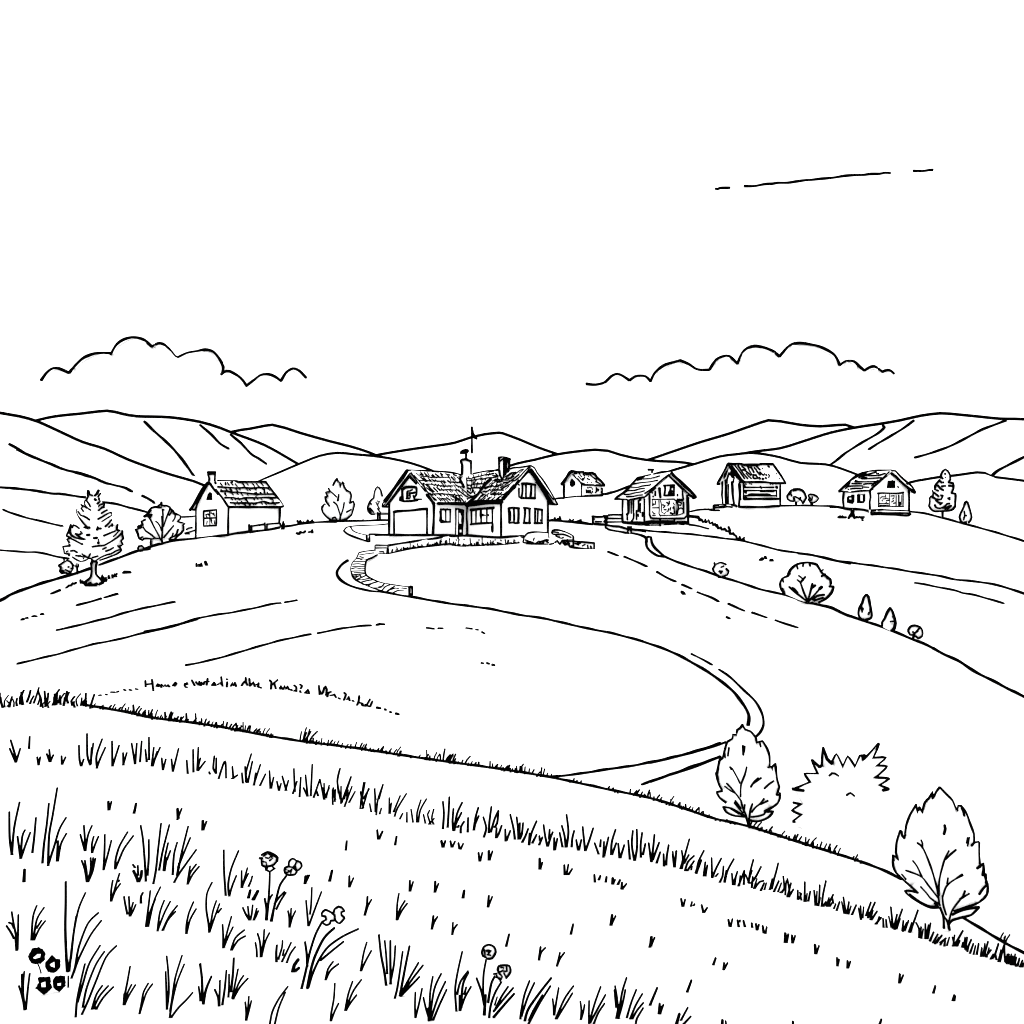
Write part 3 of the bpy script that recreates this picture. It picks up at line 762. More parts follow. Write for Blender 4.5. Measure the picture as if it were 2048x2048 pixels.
for win, q_ in zip(sw, ("F|264,508 280,508 280,520 264,520", "F|412,472 430,472 430,545 412,540")):
    m_ = MB()
    m_.ink(strokes('R', q_), caster([bw], False, 142), m=0)
    for i_, p_ in enumerate(m_.v):
        m_.v[i_] = p_ + (EYE - p_).normalized() * .12
    h.part('pane', m_, WALL_M, None, win)
h.box('step', P('R', "545,668 1075,690 1075,738 550,730"), 138.5, .8, strokes('R', "5|550,690 555,728; 5|555,725 700,724 850,726 960,738 1050,738 1075,715; 4.6|550,672 640,668 700,665 850,675 1000,680 1065,690; L3.6|575,703 1050,708; 4|640,665 700,660"))

# ---- little hut
h = House('hut', 'tiny gabled hut with a dark round opening, far behind the farmhouse', 'house', base_of(1165, 198))
bw, br = h.wing((1128, 199.5), (1163, 196), (1205, 199.3), 970, 969, 972, P('V', "545,320")[0], None,
                P('V', "850,620 1640,660 1200,240 560,190"), P('V', "200,640")[0],
                strokes('V', "4.2|290,620 285,800 285,960 300,1040; L2.4|853,640 853,1000; 3|1530,760 1515,790 1525,830 1510,870 1530,950; 4.2|280,1080 400,1060 560,1045 640,1030 860,1022 1000,1000 1300,990 1420,985 1540,965; 3|1335,720 1335,860 1300,890; 3.4|1360,780 1400,790 1385,840; 4|1500,760 1530,765; 4|1500,860 1520,880", 3.4),
                strokes('V', "7|560,200 480,240 400,360 320,480 215,630; 5|540,190 620,210 760,225 900,220 940,250 1100,260 1200,250; 5|1190,250 1290,300 1350,400 1480,510 1600,650; 4|850,620 950,640 1250,645 1300,670; 5|1320,650 1450,660 1600,660; 3|570,320 680,400 780,500 850,600; 5|830,580 960,630; 4|620,270 700,260; 2.4|740,350 890,500; 2.4|790,290 860,380; 3|900,280 960,350; 2.8|960,390 900,490; 3|880,440 920,440; 3|1030,430 1120,475; 3|1070,365 1078,372; 3|1040,560 1050,566; 3|1170,560 1178,566; 3|1120,290 1220,390 1330,470 1350,540; 3|1300,530 1400,570 1470,620; 5|980,270 1110,290; 3|780,250 800,290", 3))
h.opening('round_window', P('V', "485,450 640,450 640,710 485,710"), strokes('V', "F|545,448 640,540 642,630 545,710 485,650 485,560 515,470"), bw, 198, pane=False)
h.opening('window', P('V', "1000,720 1220,720 1220,900 1000,900"), strokes('V', "F|1000,780 1030,810 1150,805 1160,880 1200,890 1180,930 1140,900 1000,900; 2.4|1040,720 1060,750 1110,720 1170,725 1210,770 1215,800; 3|1200,840 1215,880", 3), bw, 198)


# ------------------------------------------------------------------ walls, fences, steps by the houses
def fence(name, label, cat, poly, st, base, thick=.25, white=None, d=None):
    """upright slab thing standing on the ground, ink lines on its face"""
    d = d or gdepth(*base)
    m = MB()
    m.slab(poly, d, thick)
    b = m.bvh()
    m.ink(st, caster([b], False, d), lift=.8, fat=.85)
    tag(m.build(name, white or STONE_M, loc=pt(base[0], base[1], d)), label, cat)
    return d


# long front wall of the farmhouse terrace
def front_wall():
    top = smooth(P('S', "465,132 620,108 760,88 870,73 960,69 1060,73 1200,80 1335,72"), 8)
    bot = smooth(P('S', "465,188 620,156 760,139 850,132 950,140 1060,136 1200,130 1335,116"), 8)
    n = 40
    m = MB()
    fr, tp, bk = [], [], []
    for i in range(n):
        u = top[0][0] + (top[-1][0] - top[0][0]) * i / (n - 1)
        def row(p):
            for a, b in zip(p, p[1:]):
                if a[0] <= u <= b[0] + 1e-6:
                    return a[1] + (b[1] - a[1]) * (u - a[0]) / max(b[0] - a[0], 1e-6)
            return p[-1][1]
        d = gdepth(u, row(bot))
        b_, t_ = pt(u, row(bot), d), pt(u, row(top), d)
        t_ = Vector((b_.x, b_.y, t_.z))
        fr.append(b_ - Vector((0, 0, .15)))
        tp.append(t_)
        bk.append(t_ + Vector((0, .45, 0)))
    for i in range(n - 1):
        m.poly([fr[i], fr[i + 1], tp[i + 1], tp[i]])
        m.poly([tp[i], tp[i + 1], bk[i + 1], bk[i]])
        m.poly([bk[i], bk[i + 1], bk[i + 1] - Vector((0, 0, 1.2)), bk[i] - Vector((0, 0, 1.2))])
    bv = m.bvh()
    st = strokes('S', "4.6|470,132 540,120 620,108 700,95 760,88 840,75 870,72 ; 5|870,72 960,69 1060,73 1130,79 1200,80 1270,76 1335,70; 5|470,188 540,173 620,157 700,146 780,139", 4.2)
    r = random.Random(3)
    def lerp(p, u):
        for a, b in zip(p, p[1:]):
            if a[0] <= u <= b[0]:
                return a[1] + (b[1] - a[1]) * (u - a[0]) / (b[0] - a[0])
        return p[-1][1]
    u = 700
    x = []
    u = 790.0
    while u < 1040:          # mossy ragged foot line
        v = lerp(bot, u)
        x.append((u, v - r.uniform(-1, 4)))
        u += r.uniform(2.5, 5)
    st.append(('L', 4.2, x))
    for k in range(52):
        u = r.uniform(782, 1040)
        v = lerp(bot, u) - r.uniform(-1, 2)
        st.append(('L', r.uniform(2.2, 4), [(u, v), (u + r.uniform(-2, 2), v - r.uniform(4, 8))]))
    for k in range(12):
        u = 775 + k * 21 + r.uniform(-5, 5)
        a, b = lerp(top, u), lerp(bot, u)
        st.append(('L', 2.4, [(u, a + r.uniform(2, 7)), (u + r.uniform(-1, 1.5), b - r.uniform(0, 5))]))
    for k in range(14):
        u = r.uniform(860, 1035)
        v = lerp(top, u) + r.uniform(4, 9)
        st.append(('L', 2.6, [(u, v), (u + 2, v + r.uniform(-2, 3))]))
    m.ink(st, caster([bv], False, 98), lift=.8, fat=.8)
    tag(m.build('stone_wall', STONE_M, loc=tuple(fr[20])), 'long low mossy stone wall in front of the farmhouse', 'wall')


front_wall()


def border(name, label, outer, inner, hgt, st):
    """low raised kerb following a curve: top face between two lines with sides down to the ground"""
    def res(p, n):
        p = smooth(p, 3)
        L = [0]
        for i in range(1, len(p)):
            L.append(L[-1] + math.hypot(p[i][0] - p[i - 1][0], p[i][1] - p[i - 1][1]))
        out = []
        for k in range(n):
            t = L[-1] * k / (n - 1)
            i = 0
            while i < len(p) - 2 and L[i + 1] < t:
                i += 1
            f = (t - L[i]) / max(L[i + 1] - L[i], 1e-9)
            out.append((p[i][0] + (p[i + 1][0] - p[i][0]) * f, p[i][1] + (p[i + 1][1] - p[i][1]) * f))
        return out
    n = 40
    def top(u, v):
        d = (ZC - hgt - .02) * F / (v - HZ)
        return pt(u, v, d)
    A = [top(*p) for p in res(outer, n)]
    B = [top(*p) for p in res(inner, n)]
    m = MB()
    dn = Vector((0, 0, hgt + .1))
    for i in range(n - 1):
        m.poly([A[i], A[i + 1], B[i + 1], B[i]])
        m.poly([A[i], A[i + 1], A[i + 1] - dn, A[i] - dn])
        m.poly([B[i], B[i + 1], B[i + 1] - dn, B[i] - dn])
    m.poly([A[0], B[0], B[0] - dn, A[0] - dn])
    m.poly([A[-1], B[-1], B[-1] - dn, A[-1] - dn])
    bv = m.bvh()
    m.ink(st, caster([bv], True), lift=.8, fat=.85)
    c = (A[n // 2] + B[n // 2]) / 2
    return tag(m.build(name, STONE_M, loc=(c.x, c.y, 0)), label, 'wall'), A[-1].y


sb, dend = border('stone_border', 'curved stone border hooking round the end of the lane loop',
       P('S', "285,182 272,215 246,240 233,280 240,325 265,355 320,385 380,410 450,432 540,450 612,465"),
       P('S', "395,190 335,225 326,250 326,315 360,345 420,370 500,386 560,393 625,400"), .25,
       strokes('S', "4|285,180 270,215 245,240 232,280 240,325 265,355 320,385 380,410 450,432; 4|400,193 365,212 335,225 325,250 325,315 360,345 420,370 500,386 560,395 612,400; "
               "4.4|285,180 320,172 385,165; 3.6|285,195 330,188 380,182; 3.6|290,205 310,212 ; 3.6|270,218 330,222; 4|250,238 325,236; 3.6|300,225 280,215; 3.6|245,255 280,252 320,258; 4|240,270 322,268; 3.4|235,285 260,278 300,284 322,282; 4|235,300 320,296; 3.4|250,310 325,305; 4.4|240,325 280,320 320,315; "
               "4|255,345 290,325 300,340; 4|275,350 310,335 330,325; 4|262,352 300,355 350,345; 4|300,370 330,362 370,355; 4.4|310,385 340,385 400,368; 4|340,395 370,375 390,370; 4|370,408 420,405 445,378; 3.6|430,425 450,400 480,388; 4|460,432 490,410 510,398; 3.6|480,420 520,408 540,412; 3.6|500,440 530,425 570,422; 3.6|560,408 590,412; 3.6|410,400 440,395; 3.6|245,335 270,330", 4))
fence('gate_post', 'short square post at the near end of the curved stone border', 'post', P('S', "605,398 628,396 628,464 605,464"),
      strokes('S', "L4.4|607,400 607,462; L4|627,398 627,464; 6|605,402 618,398 628,402; 3.4|607,462 627,465; 3|618,440 620,455"), P('S', "616,466")[0], .25)
fence('stone_step', 'squared stone step block at the left end of the front wall', 'step', P('S', "385,128 472,128 472,186 385,182"),
      strokes('S', "3|386,132 386,165; 3.2|390,129 430,130 470,130; L2.6|390,148 465,147; 2.6|465,150 462,185; 2.6|415,172 440,170 445,184; 2.8|470,132 472,186; 3|410,186 470,187"), P('S', "430,188")[0], .6)
border('kerb', 'pointed kerb edging the drive left of the garage',
       P('A', "405,668 300,678 180,684 130,695 120,712 150,735 210,760 268,780"), P('A', "405,676 300,684 190,694 165,697 172,712 200,728 250,740 285,746"), .12,
       strokes('A', "4|405,672 350,678 300,680 180,686 135,695 121,712 150,736 210,760 268,780; 4|165,690 172,708 195,725 250,740 285,744; 4|268,745 270,780; 4.4|284,742 286,786; 3.6|268,780 286,788", 4))
# boulders and slabs right of the front wall
def lump(name, label, cat, outline, st, base, thick=.5, d=None, white=None, group=None):
    d = d or gdepth(*base)
    m = MB()
    m.pillow(smooth(outline, 5, True), d, thick)
    b = m.bvh()
    m.ink(st, caster([b], False, d), lift=.9, fat=.7)
    return tag(m.build(name, white or STONE_M, loc=pt(base[0], base[1], d)), label, cat, group)


lump('boulder', 'wide flat-topped boulder under the farmhouse right gable', 'rock', P('S', "1345,90 1365,55 1410,44 1500,52 1505,122 1430,125 1360,120"),
     strokes('S', "4.6|1345,80 1355,65 1370,52 1410,46 1500,50; 4.4|1325,75 1345,85 1340,110; 4.4|1355,95 1380,118 1370,100 1400,122; L5|1340,112 1370,118 1390,108 1420,124 1440,105 1460,120 1480,98 1505,115; 4|1405,100 1412,82; 5|1450,108 1490,95 1505,98; 4|1470,118 1475,105; 4|1380,105 1395,110; 5|1360,118 1500,124"), P('S', "1430,126")[0], .5)
lump('stone_slab', 'tilted stone slab lying behind the right end of the wall', 'rock', P('S', "1525,50 1540,30 1600,40 1660,70 1668,98 1600,95 1550,75"),
     strokes('S', "5|1525,52 1530,35 1560,32 1600,42 1640,58 1665,75; 4.4|1525,55 1550,62 1600,60 1650,80; 5|1550,70 1580,85 1570,75; 4|1565,95 1600,80; 4|1664,75 1666,98; 4|1600,100 1660,96; 4|1535,45 1570,48"), P('S', "1620,105")[0], .4)
fence('stone_block', 'end block of dark mossy stones right of the farmhouse', 'wall', P('S', "1545,85 1600,95 1665,100 1798,115 1798,160 1665,150 1540,130"),
      strokes('S', "4.4|1590,100 1665,104 1730,110 1800,116; L4.4|1798,115 1798,162; 4.4|1640,140 1720,152 1798,160; L4|1664,75 1664,135; L4.4|1510,125 1540,118 1560,100 1575,125 1590,105 1610,128 1640,118; 3.4|1675,118 1700,128; 3.4|1720,135 1740,125; 4|1755,130 1758,150; 4|1775,135 1780,155; 4|1650,132 1665,140; 3.4|1690,112 1710,118; 4|1600,110 1625,122; 4|1625,95 1640,140"), P('S', "1700,155")[0], .5)
# fences
fence('plank_fence', 'short plank fence against the side wall of the single-chimney cottage', 'fence', P('U', "585,550 600,552 730,540 870,530 878,580 740,600 600,622"),
      strokes('U', "6|590,548 592,600 598,622; L3.4|612,555 612,612; 4|600,565 660,555 730,545; 4|755,545 820,538 870,535; 3.4|735,530 735,600; 3.4|755,540 752,595; 5|600,618 660,608 740,600 800,590 870,575; 4.4|875,535 880,560 870,578"), P('U', "598,622")[0], .12, d=103.5)
fence('fence_post', 'lone dark pointed post past the plank fence end', 'post', P('U', "890,595 895,540 905,518 915,540 915,590"),
      strokes('U', "F|885,595 893,540 905,515 918,545 915,590; 4|890,590 905,520"), P('U', "902,594")[0], .12)
fence('garden_wall', 'low garden wall between the leafy round tree and the cottage', 'wall', P('T', "1690,405 1870,398 1870,700 1740,715 1690,500"),
      strokes('T', "3.4|1695,412 1780,408 1870,400; 3.4|1755,575 1780,558 1830,547; 3.4|1735,622 1800,605 1870,582; 4|1750,620 1755,700; 3.4|1762,680 1775,655 1795,632; 3.4|1740,640 1790,625"), P('T', "1800,712")[0], .2, d=109)
fence('rail_fence', 'two-rail fence running from the timber cottage to the left', 'fence', P('O', "105,900 295,905 300,885 430,880 600,880 605,1010 340,1015 320,1050 125,1040"),
      strokes('O', "5|115,910 125,900 125,1035; 4.6|115,908 200,915 290,912; L3.2|165,992 270,992; 5|140,1030 230,1035 330,1045; F|292,888 370,888 370,920 350,960 320,960 310,925; 4.4|370,888 450,880 600,882; L3.4|370,940 600,942; L3.6|350,1000 600,997; 6|310,990 340,990 345,1040; 4|330,960 360,955; 4|595,880 605,1010; 3|145,940 150,960"), P('O', "330,1050")[0], .15, d=124.5)
fence('plank_kerb', 'sloping plank edging with a square peg before the timber cottage', 'fence', P('O', "335,1045 450,1060 640,1090 750,1110 870,1125 1000,1150 1000,1165 750,1180 680,1180 480,1140 380,1110 335,1080"),
      strokes('O', "5|345,1045 450,1065 560,1075 680,1110; 5|750,1115 870,1130 980,1155; 4.4|330,1050 330,1085 380,1120 500,1145 600,1160 700,1185; F|680,1068 740,1068 750,1110 725,1105 682,1110; L4|742,1070 742,1185; 3.6|690,1110 685,1150 700,1180; 3.6|690,1145 720,1120; 3.4|600,1085 660,1100"), P('O', "700,1190")[0], .15)
# peg under the right cottage
fence('garden_peg', 'little forked peg standing in grass below the right cottage', 'post', P('R', "285,655 318,655 330,780 245,780"),
      strokes('R', "L4|285,660 288,700; L4|312,660 314,700; 5|290,705 265,745 245,782; 5|308,705 320,745 330,780; 4|270,745 315,745; 4|285,740 300,725"), P('R', "290,790")[0], .1)


# ------------------------------------------------------------------ trees and shrubs
def tree(name, label, cat, outline, rim, inner, base, trunk=None, trunk_ink='', c='K', thick=None, w=4.4, iw=3.8, linear=True, d=None, group=None):
    d = d or gdepth(*base)
    t = thing(name, label, cat, pt(base[0], base[1], d), group)
    o = smooth(outline, 4, linear)
    us = [p[0] for p in o]
    width = (max(us) - min(us)) * d / F
    m = MB()
    m.pillow(o, d, thick or width * .32)
    b = m.bvh()
    m.ink(strokes(c, rim, w), rim_caster(b, d), lift=3.5, fat=(.92 if c in 'KD' else .78))
    if inner:
        m.ink(strokes(c, inner, iw), caster([b], False, d), lift=.9, fat=(.74 if c in 'TU' else .86))
    m.build('crown', LEAF_M, t)
    if trunk or trunk_ink:
        k = MB()
        if trunk:
            k.pillow(smooth(trunk, 4, True), d - width * .02, max(width * .04, .05), layers=3)
        k.ink(strokes(c, trunk_ink, w), at_depth(d - width * .06 if trunk else d), lift=1.0)
        k.build('trunk', LEAF_M, t)
    return t


# the two big leaf-shaped trees of the meadow edge
r1 = "478,127 465,145 450,155 445,180 428,178 425,200 400,215 388,250 376,298; 376,300 360,310 352,345; L4.6|340,375 345,400 352,412 345,385 352,345; 345,405 358,440 372,470 345,475 360,505 395,532; 478,127 492,152 520,162 548,195; L4.4|548,195 550,220 565,215 572,240 566,215 580,212; 580,210 605,250 617,290 618,345; L4.4|608,348 628,345 632,362 630,345 648,330 650,370; 650,340 655,400 668,450; L4|668,450 655,490 672,490; 670,480 672,505 658,535 630,555 590,576; 590,577 610,578 635,576 620,600 590,618 550,628 515,622; 378,552 420,560 455,580 490,600; 378,552 395,580 430,597 470,602 490,603"
tree('leafy_tree', 'smaller of the two pointed leaf-shaped trees, on the grassy crest', 'tree',
     P('K', "478,127 450,155 428,180 400,215 385,255 376,300 355,315 350,350 340,385 350,430 368,470 345,478 365,515 395,535 378,552 400,583 440,600 490,603 515,622 560,628 610,612 635,576 600,577 640,550 662,530 672,490 665,430 650,370 645,335 620,340 615,285 600,245 575,210 548,195 520,162 495,150"),
     r1, "3.6|465,430 450,400 425,355 412,345; L3.4|412,345 420,360; 500,345 490,385 470,440 468,500; 470,520 440,480 415,450 395,430; 470,520 480,560 498,600 512,650; 385,445 415,468 440,480; 520,450 540,420 560,402 ; 535,430 575,402; 590,458 615,435 640,418; 435,530 455,555 480,585; 415,560 460,590; 530,535 518,570 512,620; 525,580 545,555 570,535 590,510; 570,540 610,520; 520,605 560,600 590,590 600,575; 5|480,235 482,285; 3.6|490,238 486,270; 3.6|408,245 402,290; 3.6|385,250 388,300; 470,560 440,520; 490,540 485,580; 490,600 505,630",
     P('K', "512,660")[0], P('K', "497,600 515,620 516,665 508,660"), "3.8|490,580 500,620 512,660; 3.8|512,600 514,660")
r2 = "1497,450 1480,472 1470,492; L4.4|1470,492 1458,508 1462,475 1440,508; 1440,508 1420,530 1405,582; L4.4|1405,582 1392,555 1382,580 1375,540; 1375,540 1345,590 1325,645 1315,712; L4.4|1315,715 1302,700 1300,680 1292,675; 1292,675 1275,730 1270,790; L4.6|1270,790 1282,825 1260,800 1258,830; 1255,800 1255,850 1270,890 1310,930 1350,965 1385,997; 1385,997 1345,986 1318,988 1350,1020 1400,1050 1450,1073 1490,1073; 1340,1005 1400,1045 1450,1068 1480,1065; 1497,450 1530,485 1560,515 1575,550; L4.4|1575,550 1590,575 1592,545 1610,550 1625,600; 1605,545 1632,580 1655,640 1672,690 1675,735; L4.4|1662,752 1675,738 1700,733; 1700,735 1700,800 1705,865; L4.4|1690,870 1722,845 1718,905 1735,900 1735,945; 1722,850 1728,905 1742,945 1745,985 1730,1020 1690,1050 1620,1075 1570,1090; 1745,950 1720,975 1700,1005; 1700,1070 1660,1110 1600,1126 1560,1140 1545,1160; 1700,1070 1640,1080 1590,1095 1560,1110"
tree('leafy_tree', 'larger of the two pointed leaf-shaped trees, at the lower right', 'tree',
     P('K', "1497,450 1465,490 1435,512 1405,580 1375,542 1345,590 1325,640 1315,710 1292,680 1272,740 1270,800 1255,840 1270,890 1310,930 1385,997 1320,988 1400,1050 1450,1074 1495,1078 1520,1130 1545,1160 1600,1126 1660,1110 1700,1070 1640,1072 1700,1045 1740,1005 1745,960 1725,905 1722,850 1705,860 1702,800 1700,735 1672,742 1672,690 1650,635 1625,585 1600,545 1585,572 1560,515 1530,485"),
     r2, "4|1495,1060 1488,1000 1480,960 1450,860 1410,765 1380,738; 1406,765 1408,740 1400,722; 1492,1010 1495,930 1520,830 1545,778; 1525,825 1550,800 1582,773; 1510,1025 1530,965 1570,930 1617,905; 1535,950 1540,918; 1585,920 1615,900; 1490,1025 1440,960 1400,912 1320,880; 1405,915 1380,860 1357,830; 1500,1060 1450,1025 1430,1000 1398,965; 1545,1140 1560,1090 1580,1060 1620,1010; 1600,1030 1650,1000; 1618,1012 1628,985; 1300,900 1322,927; 3.4|1640,755 1645,735 1650,708; 3.4|1636,740 1642,710; 5|1522,645 1526,665 1518,695; 1495,1075 1470,1050; 1500,1070 1520,1120 1545,1170; 1510,1010 1515,1060 1530,1110",
     P('K', "1535,1195")[0], P('K', "1500,1060 1515,1060 1550,1180 1548,1198 1520,1198 1518,1130"), "4.4|1500,1075 1515,1120 1518,1180; 5|1525,1115 1540,1150 1548,1190; 4|1540,1150 1545,1185")
# spiky bush between the two
tree('spiky_bush', 'round bush drawn as an open ring of sharp spikes between the leaf-shaped trees', 'bush',
     P('K', "740,460 830,425 800,382 870,382 838,312 890,340 895,250 940,325 962,280 995,352 1022,293 1060,350 1090,288 1110,300 1180,228 1150,300 1215,297 1165,340 1222,343 1162,400 1232,407 1180,440 1230,464 1225,560 1190,680 1000,720 800,690 740,630 785,595 735,572 785,540"),
     "L6.2|795,468 740,460 765,452 830,425 800,382 870,382 838,312 875,345 890,338 895,248 915,305 938,327 962,280 995,352 1022,293 1060,350 1085,290 1108,288 1112,302 1180,228 1150,300 1215,297 1165,340 1222,343 1162,402 1232,407 1180,440 1230,460 1205,466; L6.2|740,530 785,540 735,572 785,595 740,630; 4|1095,288 1100,310; 4|745,462 790,470",
     "4|925,392 940,378 955,380 975,393; 4.4|1015,493 1035,480 1057,497", P('K', "1000,660")[0], thick=.45)

# pine
tree('pine_tree', 'ragged pine with drooping feathered branches and a flared trunk', 'pine tree',
     P('T', "490,70 530,130 630,70 650,120 640,200 700,250 740,320 795,370 790,440 830,520 870,510 900,590 935,590 950,700 940,770 920,850 860,900 800,915 640,975 560,985 490,950 400,990 300,935 230,905 180,885 165,795 250,785 235,680 215,650 265,510 320,510 380,560 430,545 380,450 340,330 400,250 450,210"),
     "5|490,70 485,110 488,150 470,185; 4|500,75 515,125 550,135; 6|625,70 605,110 575,140; 4|650,110 620,150; 6|575,180 590,195; 5|630,170 640,215 610,240; 4|690,215 700,250 690,285 660,290; 3.4|400,250 420,280 400,300 430,340; 4|345,315 345,350 370,410 420,480 480,545; 5|440,548 510,548; 5|510,540 512,560; 3.4|360,340 395,390 430,400; 4|265,510 285,545 300,515 340,530 375,560; 3.6|265,515 262,600 290,650 340,680 380,690; 5|265,520 240,600 215,655 265,680 220,700 250,745 250,785; 4.4|250,785 165,795 180,840 185,880 240,890 245,910; 3.4|210,860 230,850; "
     "5|870,510 860,575 895,590; 5|930,590 930,640 945,690 915,720 940,765 890,790; 4.4|890,790 920,840 860,890 800,912 ; 4.4|800,912 730,940 640,970; 4|870,780 900,810",
     "3.6|455,190 440,240 475,290 525,325; 4|465,195 500,240 520,280; 3.4|420,260 470,300; 5|430,400 470,420 510,450; 4.4|620,275 650,250 690,240; 4.4|625,330 660,295 700,285; 4.4|660,365 700,340 740,320; 4.4|615,440 680,405 740,370 790,350; 3.6|790,350 790,390 730,430 665,472; 5|710,535 760,490 795,445; 4|755,545 790,520 830,520; 4|800,500 800,530; 6|605,580 620,535 625,560 660,560; 6|470,645 510,642; 6|560,685 610,680; 6|615,750 630,740; 3|625,700 622,740; 5|325,628 370,640 415,620 390,600; 4.4|340,640 390,675 455,700; 4|250,620 280,660 370,690 440,700; 4|250,680 320,715 415,765; 5|400,760 420,762; 5|690,655 760,625 850,590 890,592; 4|815,665 850,635 880,600; 4.6|930,610 880,665 800,720 740,755 690,780 620,785 540,797; 4|675,830 725,805; 4|715,855 770,835 820,805; 4|590,975 660,930 730,900 790,885 850,850 910,830; 4|640,965 700,945 770,920; 5|265,850 310,845 350,870; 4.4|290,925 340,965 400,985 450,975 490,950; 4|330,910 380,915 450,930 410,885; 4|370,925 390,905; 4|490,945 530,945; 4|495,935 520,885; 4|545,935 620,915; 4|480,935 440,905; 3|430,945 432,950",
     P('T', "560,1300")[0], P('T', "545,900 580,900 600,1060 600,1150 640,1200 690,1250 600,1285 520,1295 455,1275 450,1250 520,1180 535,1080 525,1010"),
     "6|585,860 555,920 545,980 528,1020; 4.4|530,1010 535,1100 525,1180 490,1220 450,1250; 4.4|605,990 590,1060 595,1150 630,1190 680,1245; 4|560,985 600,985; 5|455,1250 470,1290 520,1265 545,1295 600,1270 615,1285; 4.4|440,1265 520,1298; L4|640,1270 690,1240 660,1200 670,1160 690,1200 720,1190 715,1240 690,1245; 7|700,1200 720,1235; 4|630,1285 690,1255; 5|450,1285 600,1290", c='T')
# bush at foot of pine, sapling, stump
tree('bush', 'tangled little bush at the foot of the ragged pine', 'bush', P('T', "110,1035 150,1010 180,990 240,975 290,1020 300,1080 265,1130 200,1150 140,1145 120,1110 145,1080"),
     "4.6|110,1035 150,1012 180,990; 5|180,950 185,990 220,970 260,985 290,1025; 4|290,1020 295,1080 270,1120 265,1160; 4.6|110,1035 140,1070 125,1110 150,1140 200,1130 245,1150; 4|140,1050 130,1085 185,1110",
     "4|195,1090 240,1110 265,1120; 5|235,1050 240,1060; 4|270,1080 280,1070; 4|150,1105 170,1125", P('T', "250,1170")[0], None, "5|245,1135 250,1165", c='T')
tree('sapling', 'thin loop-topped sapling beside the little bush under the pine', 'sapling', P('T', "325,1050 340,1012 365,1015 372,1050 350,1075"),
     "3.8|230,975 270,990 300,1030 325,1050 340,1015 365,1018 370,1050 350,1070 335,1060; 4|345,1040 350,1060", "", P('T', "350,1150")[0], None, "3.8|350,1070 352,1110 350,1148", c='T')
tree('round_tree', 'low round tree of fanned leaf ribs left of the single-chimney cottage', 'tree',
     P('T', "1435,225 1380,275 1310,295 1260,350 1215,405 1230,450 1180,480 1130,540 1100,575 1130,640 1150,690 1300,690 1400,690 1440,720 1500,700 1600,700 1700,610 1735,500 1680,470 1680,400 1600,350 1550,290 1490,262"),
     "5|1435,225 1430,290 1380,285 1440,230; 5|1380,280 1310,295 1270,340; 6|1300,320 1260,370 1215,405; 5|1240,395 1310,380 1290,420; 5|1230,445 1180,470 1190,510 1140,530; 5|1130,540 1185,545 1100,575; 5|1105,575 1130,630 1150,690 1190,670; 5|1150,690 1190,710 1210,690 1300,690; 4.4|1455,265 1500,265 1550,290; 5|1540,300 1590,340 1600,370; 5|1600,360 1680,400 1680,440; 4.4|1680,435 1645,470 1700,485 1735,500 1710,520; 5|1720,530 1720,580 1690,620 1640,660 1600,700 1530,700; 3.6|1300,700 1350,685 1430,695; 3.6|1300,690 1290,740 1305,790",
     "4|1440,710 1445,620 1450,520 1455,400 1450,315 1470,320; 4|1435,590 1420,540 1390,490 1360,465; 4.4|1440,400 1445,560; 4|1430,710 1400,650 1340,540 1290,440 1260,400; 4|1460,540 1500,420 1540,320; 4|1535,390 1570,340; 4|1200,540 1230,590 1290,630 1350,680; 4|1465,680 1520,610 1595,520; 4.4|1580,470 1610,420 1615,380; 4.4|1550,680 1580,650 1585,620; 4.4|1600,665 1630,630 1650,570; 4|1530,695 1640,640",
     P('T', "1445,770")[0], P('T', "1300,690 1430,690 1450,760 1310,800"), "4|1440,690 1448,760; 3.6|1300,700 1300,790", c='T')
tree('stump', 'tiny ring-shaped stump on the slope between pine and round tree', 'stump', P('T', "1130,820 1145,790 1180,780 1205,805 1195,840 1160,855"),
     "5|1130,820 1145,790 1180,782 1205,805 1195,838 1160,852 1135,830; 5|1150,845 1195,840", "", P('T', "1165,858")[0], None, "4.6|1200,832 1250,828 1290,822", c='T', thick=.15)
# middle trees
tree('broad_tree', 'broad tree with ragged crown behind the lane, left of the farmhouse', 'tree',
     P('U', "1398,125 1360,190 1380,180 1320,215 1290,260 1285,310 1330,380 1265,375 1265,440 1300,480 1350,510 1430,518 1500,490 1540,430 1560,360 1525,350 1530,270 1500,235 1470,210 1450,155 1430,200"),
     "4.6|1398,125 1375,155 1360,188; L4.4|1398,125 1410,155 1425,160 1430,205 1448,155 1465,170; 4.4|1450,155 1470,210 1490,240; 4.4|1490,235 1520,250 1530,280 1520,345; L4.4|1515,350 1548,335 1560,365; 4.4|1560,360 1545,420 1530,465; 4.6|1530,460 1490,495 1440,512; L5|1320,215 1335,245 1295,250 1310,285 1290,300; 4|1335,240 1370,270 1395,295; 4.4|1290,290 1295,330 1330,380; 4.4|1290,360 1260,385 1265,430 1300,475 1350,508 1430,515",
     "4.6|1415,270 1408,330; 4.6|1410,300 1402,330; 4|1365,340 1395,365 1415,420 1430,470; 4|1465,345 1455,400 1435,465; 4|1430,465 1425,510; 4|1485,435 1530,410; 4|1355,490 1380,480 1395,500", P('U', "1425,524")[0], None, "5|1425,500 1425,520; 4.6|1390,515 1440,518", c='U')
